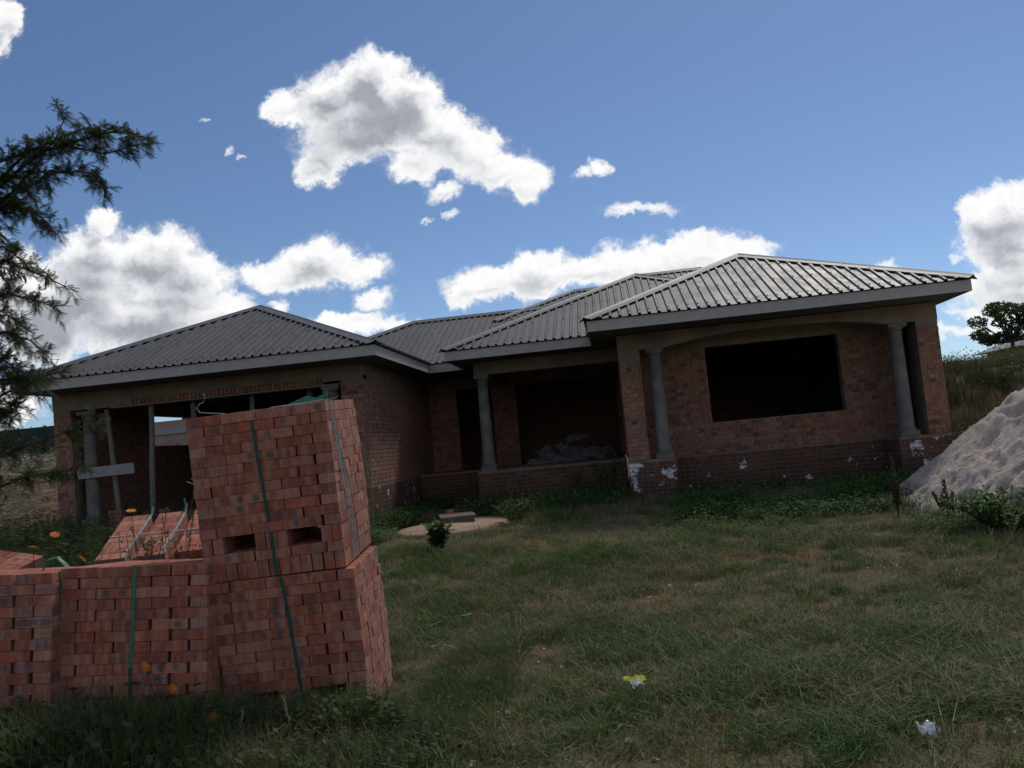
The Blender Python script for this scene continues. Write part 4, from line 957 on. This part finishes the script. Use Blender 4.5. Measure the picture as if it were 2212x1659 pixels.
leafy('leafy_bush', -1.85, 14.8, .40, .42, 'spreading green bush at the right end of the tank cover', 'bush', 32, 260, .09, M_weed, 14)
leafy('leafy_bush', 4.35, 10.5, .50, .85, 'wide green bush at the foot of the sand heap', 'bush', 33, 1500, .08, M_weed, 50, aspect=.6)
leafy('leafy_bush', -.25, 17.9, .9, .35, 'tall leafy weed against the veranda plinth beside the painted block', 'bush', 34, 120, .14, M_weed, 8)
leafy('leafy_bush', -.9, 18.1, .75, .3, 'thin upright weed against the middle of the veranda plinth', 'bush', 35, 90, .12, M_weed, 6)
r = random.Random(5)
wf = thing('white_flowers', 'scatter of small white flowers over the bush by the sand heap', 'flower', (4.6, 10.9, .3), None)
mbp = None
for k in range(16):
    x, y = 4.55+r.uniform(-.75, .8), 10.75+r.uniform(-.5, .5); flower_z = gz(x, y)+r.uniform(.42, .75)
    mb = MB(); c = Vector((x, y, flower_z))
    for q in range(5): a = 2*PI*q/5; mb.quad(c, c+Vector((math.cos(a-.4)*.02, math.sin(a-.4)*.02, .012)), c+Vector((math.cos(a)*.035, math.sin(a)*.035, .006)), c+Vector((math.cos(a+.4)*.02, math.sin(a+.4)*.02, .012)))
    mb.tube([c, c-Vector((0, 0, .2))], .002, 4); mb.build('flower', M_petalw, wf)
def amaranth(x, y, H, label, seed):
    r = random.Random(seed); z = gz(x, y); root = thing('amaranth', label, 'weed', (x, y, z)); st = MB(); lv = MB()
    for s in range(3):
        hx = H*(1 if s == 0 else r.uniform(.5, .75)); tip = Vector((x+(0 if s == 0 else r.uniform(-.2, .2)), y, z+hx)); st.tube([(x, y, z), tuple(Vector((x, y, z)).lerp(tip, .5)), tuple(tip)], [.008, .006, .003], 5)
        for k in range(90):
            q = r.uniform(.35, 1); p = Vector((x, y, z)).lerp(tip, q); a = r.uniform(0, 2*PI); L = .06*(1.35-q); d = Vector((math.cos(a), math.sin(a), .6)); lv.quad(p, p+d*L*.5+Vector((0, 0, .012)), p+d*L, p+d*L*.5-Vector((0, 0, .012)))
    st.build('stem', M_red, root); lv.build('flower_spike', M_red, root)
amaranth(3.62, 12.0, .85, 'dark red spiky weed standing before the tip of the sand heap', 3)
amaranth(4.1, 11.6, .5, 'shorter dark weed right of the red spiky one', 4)
def seedgrass(x, y, z0, H, lean, label, seed, star=False, mat=None, grp='tall grass stems around the brick packs'):
    r = random.Random(seed); root = thing('seed_grass', label, 'grass stem', (x, y, z0), grp); st = MB(); b = Vector((x, y, z0)); tip = b+Vector((lean*H, 0, H))
    mid = b.lerp(tip, .6)-Vector((lean*H*.15, 0, 0)); st.tube([b, mid, tip], [.0028, .002, .0012], 4); hd = MB()
    if star:
        for k in range(11): a = r.uniform(-1.6, 1.6); hd.ribbon([tip, tip+Vector((math.sin(a), r.uniform(-.5, .5), math.cos(a)*.8+.1))*.075], .006, (0, 1, .3))
    else:
        for k in range(26):
            q = .62+.38*k/26; p = mid.lerp(tip, (q-.6)/.4); d = Vector((r.gauss(lean, .5), r.gauss(0, .5), 1)).normalized(); hd.quad(p, p+d*.012+Vector((.003, 0, 0)), p+d*.028, p+d*.012-Vector((.003, 0, 0)))
    st.build('stem', mat or M_dry, root); hd.build('seed_head', mat or M_dry, root)
SG = [(-2.95, 4.7, .62, .25, 'grass stem with drooping plume before the low middle pack'), (-2.75, 4.72, .55, .3, 'pale plume of grass below the brightest orange flower'), (-3.35, 4.65, .45, -.1, 'thin pale grass stem before the corner pack'),
      (-2.3, 4.7, .38, .2, 'pale seed head right of the lowest right flower'), (-1.95, 4.75, .42, -.15, 'thin grass stem before the foot of the tall stack'), (-1.55, 4.9, .35, .25, 'leaning grass stem right of the tall stack'), (-3.1, 4.6, .5, .05, 'upright dry stem between the two low packs')]
for i, (x, y, H, ln, lb) in enumerate(SG): seedgrass(x, y, gz(x, y), H, ln, lb, 90+i)
seedgrass(-3.42, 6.35, .9, .62, .25, 'star headed sedge above the tilted pack', 99, True); seedgrass(-3.1, 6.4, .9, .58, .12, 'second sedge head close to the tall stack', 98, True)
dw = thing('dead_weed', 'dead brown weeds with round seed heads over the tilted pack', 'weed', (-3.3, 6.0, gz(-3.3, 6.0)))
r = random.Random(12); st = MB(); hd = MB()
for k in range(26):
    bx, by = r.uniform(-3.75, -2.95), r.uniform(5.95, 6.15); b = Vector((bx, by, .85)); tip = Vector((bx+r.uniform(-.12, .12), by+r.uniform(-.05, .1), r.uniform(1.08, 1.36))); st.tube([b, b.lerp(tip, .5)+Vector((r.uniform(-.03, .03), 0, 0)), tip], .0022, 4)
    if k % 2: leafcloud(hd, tip, .02, 16, .012, r, 1, .2)
    for q in range(5): p = b.lerp(tip, r.random()); leafcloud(hd, p, .03, 3, .018, r, 1, .2)
st.build('stem', M_dstem, dw); hd.build('seed_head', M_dstem, dw)['kind'] = 'stuff'
for i, (x, y, H, R, n, lb) in enumerate([(-4.05, 6.1, 1.22, .25, 300, 'tall dark weeds filling the gap behind the low packs'), (-4.5, 6.9, 1.15, .4, 300, 'dark weeds left of the tilted pack'), (-5.1, 7.3, 1.2, .45, 300, 'dense dark weeds at the left edge behind the packs'), (-3.72, 5.98, 1.1, .15, 160, 'dark leafy weed against the left corner of the tilted pack')]):
    leafy('tall_weed', x, y, H, R, lb, 'weed', 40+i, int(n*1.8), .055, M_weedd, 18, aspect=.5)
# ------------------------------------------------------------------ masses nobody could count
LIB = []
def clump(nb, h, spread, wd, bend, mat, seed, leaf=False, leafsz=.05):
    r = random.Random(seed); mb = MB()
    for k in range(nb):
        a = r.uniform(0, 2*PI); q = r.random()**.5*spread; bx, by = q*math.cos(a), q*math.sin(a); H = h*r.uniform(.5, 1.15)
        if leaf:
            tip = Vector((bx*1.6, by*1.6, H)); b = Vector((bx*.4, by*.4, 0)); p = b.lerp(tip, r.uniform(.25, 1)); d = Vector((r.gauss(0, 1), r.gauss(0, 1), r.uniform(-.2, .8))).normalized(); L = leafsz*r.uniform(.6, 1.3)
            s = d.cross(Vector((0, 0, 1))).normalized()*L*.3; mb.quad(p, p+d*L*.5+s, p+d*L, p+d*L*.5-s)
        else:
            d = Vector((r.gauss(0, 1), r.gauss(0, 1), 0)).normalized(); B = H*bend*r.uniform(.2, 1.3); s = Vector((-d.y, d.x, 0))*wd*r.uniform(.6, 1.3)/2
            p0 = Vector((bx, by, -.01)); p1 = p0+Vector((0, 0, H*.55))+d*B*.3; p2 = p0+Vector((0, 0, H*(1-.25*bend)))+d*B
            mb.quad(p0-s, p0+s, p1+s*.8, p1-s*.8); mb.quad(p1-s*.8, p1+s*.8, p2)
    me = mb.mesh('clump'); me.materials.append(mat); return me
def scatter(name, meshes, pts, label=None):
    """pts: list of (x,y,z,scale,variant); one stuff object whose modifier instances the variants on its points"""
    lib = bpy.data.collections.new(name+'_variants')
    for i, me in enumerate(meshes): o = bpy.data.objects.new('%s_variant_%02d' % (name, i), me); lib.objects.link(o)
    pm = bpy.data.meshes.new(name); n = len(pts); pm.vertices.add(n)
    pm.vertices.foreach_set('co', [c for p in pts for c in p[:3]])
    rot = pm.attributes.new('rot', 'FLOAT_VECTOR', 'POINT'); rot.data.foreach_set('vector', [c for p in pts for c in (nr.uniform(-.15, .15), nr.uniform(-.15, .15), nr.uniform(0, 6.28))])
    s = pm.attributes.new('scl', 'FLOAT', 'POINT'); s.data.foreach_set('value', [p[3] for p in pts])
    ix = pm.attributes.new('idx', 'INT', 'POINT'); ix.data.foreach_set('value', [p[4] for p in pts])
    ob = link(name, pm, None, kind='stuff')
    if label: ob['label'] = label
    t = bpy.data.node_groups.new(name+'_nodes', 'GeometryNodeTree'); t.interface.new_socket('Geometry', in_out='INPUT', socket_type='NodeSocketGeometry'); t.interface.new_socket('Geometry', in_out='OUTPUT', socket_type='NodeSocketGeometry')
    N = t.nodes; a = N.new('NodeGroupInput'); b = N.new('NodeGroupOutput'); io = N.new('GeometryNodeInstanceOnPoints'); ci = N.new('GeometryNodeCollectionInfo')
    ci.inputs[0].default_value = lib; ci.inputs['Separate Children'].default_value = True; ci.inputs['Reset Children'].default_value = True
    io.inputs['Pick Instance'].default_value = True
    def na(nm, ty):
        q = N.new('GeometryNodeInputNamedAttribute'); q.data_type = ty; q.inputs[0].default_value = nm; return q.outputs[0]
    L = t.links; L.new(a.outputs[0], io.inputs['Points']); L.new(ci.outputs[0], io.inputs['Instance']); L.new(na('idx', 'INT'), io.inputs['Instance Index']); L.new(na('rot', 'FLOAT_VECTOR'), io.inputs['Rotation']); L.new(na('scl', 'FLOAT'), io.inputs['Scale'])
    L.new(io.outputs[0], b.inputs[0]); mod = ob.modifiers.new('scatter', 'NODES'); mod.node_group = t
    return ob
def blocked(x, y):
    if -11.5 < x < -4.75 and y > 16.2: return True
    if -4.8 < x < -3.0 and y > 20.6: return True
    if -3.1 < x < .2 and y > 18.6: return True
    if .2 < x < 6.1 and y > 17.4: return True
    if (.2 < x < 1.1 or 5.15 < x) and y > 16.5 and x < 6.1: return True
    if ((x+2.98)/.95)**2+((y-15.0)/1.4)**2 < 1: return True
    if -2.6 < x < -1.65 and 5.2 < y < 6.2: return True
    if math.hypot(x-7.6, (y-12.9)/.95) < 3.3: return True
    return False
def half_w(y): return .66*y
grass = [clump(26, .080+.012*i, .10, .0056, 1.1, M_grass, i) for i in range(5)] + [clump(24, .20, .08, .005, 1.0, M_grass, 10+i) for i in range(3)] + [clump(8, .20, .10, .0034, 1.2, M_dry, 20+i) for i in range(3)] + [clump(20, .03, .11, .0045, 3.2, M_dry, 30+i) for i in range(2)]
pts = []
def try_grass(n, y0, y1, dens_s):
    for _ in range(n):
        y = y0+(y1-y0)*nr.rand(); x = nr.uniform(-.92*y, .72*y)
        if blocked(x, y): continue
        bare = nz(x, y, .42, 31)+.5*nz(x, y, 1.6, 32)
        lush = nz(x, y, .35, 33)
        if ((x+1.7)/.35)**2+((y-4.75)/.22)**2 < 1 and nr.rand() < .85: continue
        if bare > .22 and nr.rand() < .62: continue
        if 11.2 < y < 14.2 and -2.9 < x < .2 and nr.rand() < .55: continue
        if y < 4.95+.1*nz(x, y, 2, 3) and x > .75+(y-4.2)*.9 and nr.rand() < .86: continue
        if y < 4.66 and -1.9 < x < .8 and nr.rand() < .72: continue
        k = nr.rand()
        if k < .56: v = nr.randint(0, 5)
        elif k < .56+.16*(1 if lush > 0 else .3): v = nr.randint(5, 8)
        elif k < .86: v = nr.randint(8, 11)
        else: v = nr.randint(11, 13)
        pts.append((x, y, gz(x, y), dens_s*nr.uniform(.7, 1.25)*(1.15 if lush > .1 else 1), v))
try_grass(13000, 3.9, 8, 1.0); try_grass(12000, 8, 13, 1.15); try_grass(9000, 13, 18, 1.3)
scatter('grass', grass, pts, 'short patchy grass covering the yard')
# taller growth before the packs, low green weeds before the house
tall = [clump(26, .36, .09, .0038, .65, M_grass, 50+i) for i in range(3)] + [clump(40, .26, .10, 0, 0, M_weedd, 60+i, True, .045) for i in range(3)] + [clump(7, .34, .05, .003, .5, M_dry, 66)]
pts = []
for _ in range(2100):
    y = nr.uniform(4.25, 5.1); x = nr.uniform(-4.3, -1.1)
    if x > -1.7 and nr.rand() < .5: continue
    s = .85+.85*max(0, min(1, (-1.8-x)/1.6)); pts.append((x, y, gz(x, y), s*nr.uniform(.5, 1.1), nr.choice([0, 1, 2, 0, 1, 3, 4, 5, 6])))
for _ in range(1200):
    x = nr.uniform(-2.75, -1.5); y = 5.02+.08*(x+2.6)-nr.uniform(0, .2); pts.append((x, y, gz(x, y), nr.uniform(.6, 1.25), int(nr.choice([0, 1, 2, 3, 4, 5]))))
for _ in range(1100):
    x = nr.uniform(-4.3, -2.5); y = 4.86-nr.uniform(0, .3); pts.append((x, y, gz(x, y), nr.uniform(.8, 1.6), int(nr.choice([0, 1, 2, 3, 4, 5]))))
for _ in range(420):
    y = nr.uniform(4.9, 7.2); x = -1.62+nr.uniform(0, .6)+.02*y; pts.append((x, y, gz(x, y), nr.uniform(.4, .75), nr.choice([0, 1, 2, 0, 3])))
scatter('tall_grass', tall, pts, 'taller grass and weeds round the foot of the brick packs')
def stand(seed, h, n):
    r = random.Random(seed); mb = MB()
    for k in range(7):
        a = r.uniform(0, 6.28); b = Vector((.06*math.cos(a), .06*math.sin(a), 0)); tip = Vector((.24*math.cos(a)*r.random(), .24*math.sin(a)*r.random(), h*r.uniform(.6, 1))); mb.tube([b, tip], [.004, .0015], 3, cap=False)
        for q in range(n):
            p = b.lerp(tip, r.uniform(.1, 1)); d = Vector((r.gauss(0, 1), r.gauss(0, 1), r.uniform(-.3, .7))).normalized(); frond(mb, p, d, r.uniform(.07, .16), r, .4, 5)
    me = mb.mesh('clump'); me.materials.append(M_weedd); return me
weeds = [clump(60, .24, .13, 0, 0, M_weed, 80+i, True, .06) for i in range(4)] + [clump(60, .34, .16, 0, 0, M_weed, 90+i, True, .07) for i in range(2)] + [clump(50, .22, .12, 0, 0, M_weedd, 95+i, True, .05) for i in range(2)] + [stand(5+i, .9, 14) for i in range(3)]
pts = []
def patch(n, x0, x1, y0, y1, s0, s1, vs, thr=-.15):
    for _ in range(n):
        x, y = nr.uniform(x0, x1), nr.uniform(y0, y1)
        if blocked(x, y) or nz(x, y, .9, 41) < thr: continue
        pts.append((x, y, gz(x, y), nr.uniform(s0, s1), int(nr.choice(vs))))
patch(1500, .9, 6.0, 12.6, 17.3, .4, 1.05, [0, 1, 2, 3, 0, 6]); patch(420, -3.0, .25, 15.9, 18.55, .35, 1.2, [0, 1, 4, 5, 7]); patch(420, -4.75, -3.95, 12.0, 20.3, .4, 1.0, [0, 1, 2, 4, 5])
patch(120, -4.7, -3.9, 10, 15, .5, 1.1, [0, 1, 2, 4, 5]); patch(260, .3, 3.4, 10.5, 14, .3, .7, [0, 1, 2, 3, 6], .05); patch(260, 3.3, 6.5, 8.6, 11.6, .5, 1.1, [0, 2, 3, 6, 7], -.1)
patch(900, -4.0, 5, 5.0, 13, .16, .42, [6, 7, 0, 6], .12); patch(700, -11.5, -4.6, 8.0, 16.0, .6, 1.15, [8, 9, 10, 8, 9, 10, 6], -1); patch(500, -11.5, -4.6, 8.0, 16.0, .5, 1.2, [6, 7, 4]); patch(260, -14, -10.5, 13.5, 20, .5, 1.1, [6, 7, 8, 9])
patch(120, -5.4, -3.6, 6.6, 8.4, .9, 1.25, [8, 9, 10], -1); patch(60, -1.9, -1.2, 4.5, 5.4, .2, .4, [8, 9, 10], -1)
scatter('weeds', weeds, pts, 'low green broad leaved weeds before the house')
bankm = [clump(34, 1.0, .35, .02, .5, M_bankg, 120+i) for i in range(3)] + [clump(70, .8, .4, 0, 0, M_bankg, 130+i, True, .12) for i in range(2)] + [clump(70, .9, .4, 0, 0, M_weedd, 136+i, True, .11) for i in range(2)]
pts = []
for _ in range(5200):
    y = nr.uniform(17.5, 46); x = nr.uniform(6.4+.0*y, .36*y+14)
    if x < 6.5 or x/y < .30: continue
    if nz(x, y, .3, 44) > .1: vs = [3, 4, 5, 6]
    else: vs = [0, 1, 2, 0, 1, 2, 5]
    pts.append((x, y, gz(x, y), nr.uniform(.35, .85), int(nr.choice(vs))))
scatter('bank_grass', bankm, pts, 'tall dry grass and scrub on the bank right of the house')
pts = []
for _ in range(3500):
    r_ = nr.uniform(20, 140); a = nr.uniform(-1.0, -.42); x, y = r_*math.sin(a), r_*math.cos(a)
    if y < 15 or (x > -14 and y < 28): continue
    pts.append((x, y, gz(x, y), nr.uniform(.6, 1.4)*(1+r_/90), int(nr.choice([0, 1, 3, 5, 6]))))
scatter('field_scrub', bankm, pts, 'rough scrub in the field left of the house')
# pale dry stalks on the left
mb = MB(); r = random.Random(77)
for k in range(5200):
    x = r.uniform(-19, -11.6); y = r.uniform(15.5, 24); base = gz(x, y)
    hgt = (1.35*sst(-11.5, -13.5, x)*sst(14.8, 20, y)) ; p = Vector((x, y, base+hgt*r.uniform(.6, 1.05)+r.uniform(0, .1)))
    d = Vector((r.gauss(0, 1), r.gauss(0, 1), r.gauss(0, .35))).normalized()*r.uniform(.12, .45); s = Vector((r.gauss(0, 1), r.gauss(0, 1), 1)).normalized()*r.uniform(.006, .02)
    mb.quad(p-d-s, p+d-s*.6, p+d+s*.6, p-d+s)
o = mb.build('dry_stalks', M_stalk); o['kind'] = 'stuff'; o['label'] = 'heaped pale dry stalks left of the house'
mb = MB()
mb.v = []; nx, ny = 24, 20
for j in range(ny+1):
    for i in range(nx+1):
        x, y = -20+9*i/nx, 14.5+10*j/ny; mb.v.append((x, y, gz(x, y)-.15+1.3*sst(-11.5, -13.5, x)*sst(14.8, 20, y)+.12*nz(x, y, 1.2)))
mb.f = [(j*(nx+1)+i, j*(nx+1)+i+1, (j+1)*(nx+1)+i+1, (j+1)*(nx+1)+i) for j in range(ny) for i in range(nx)]
o = mb.build('earth_mound', M_soil, smooth=True); o['kind'] = 'structure'
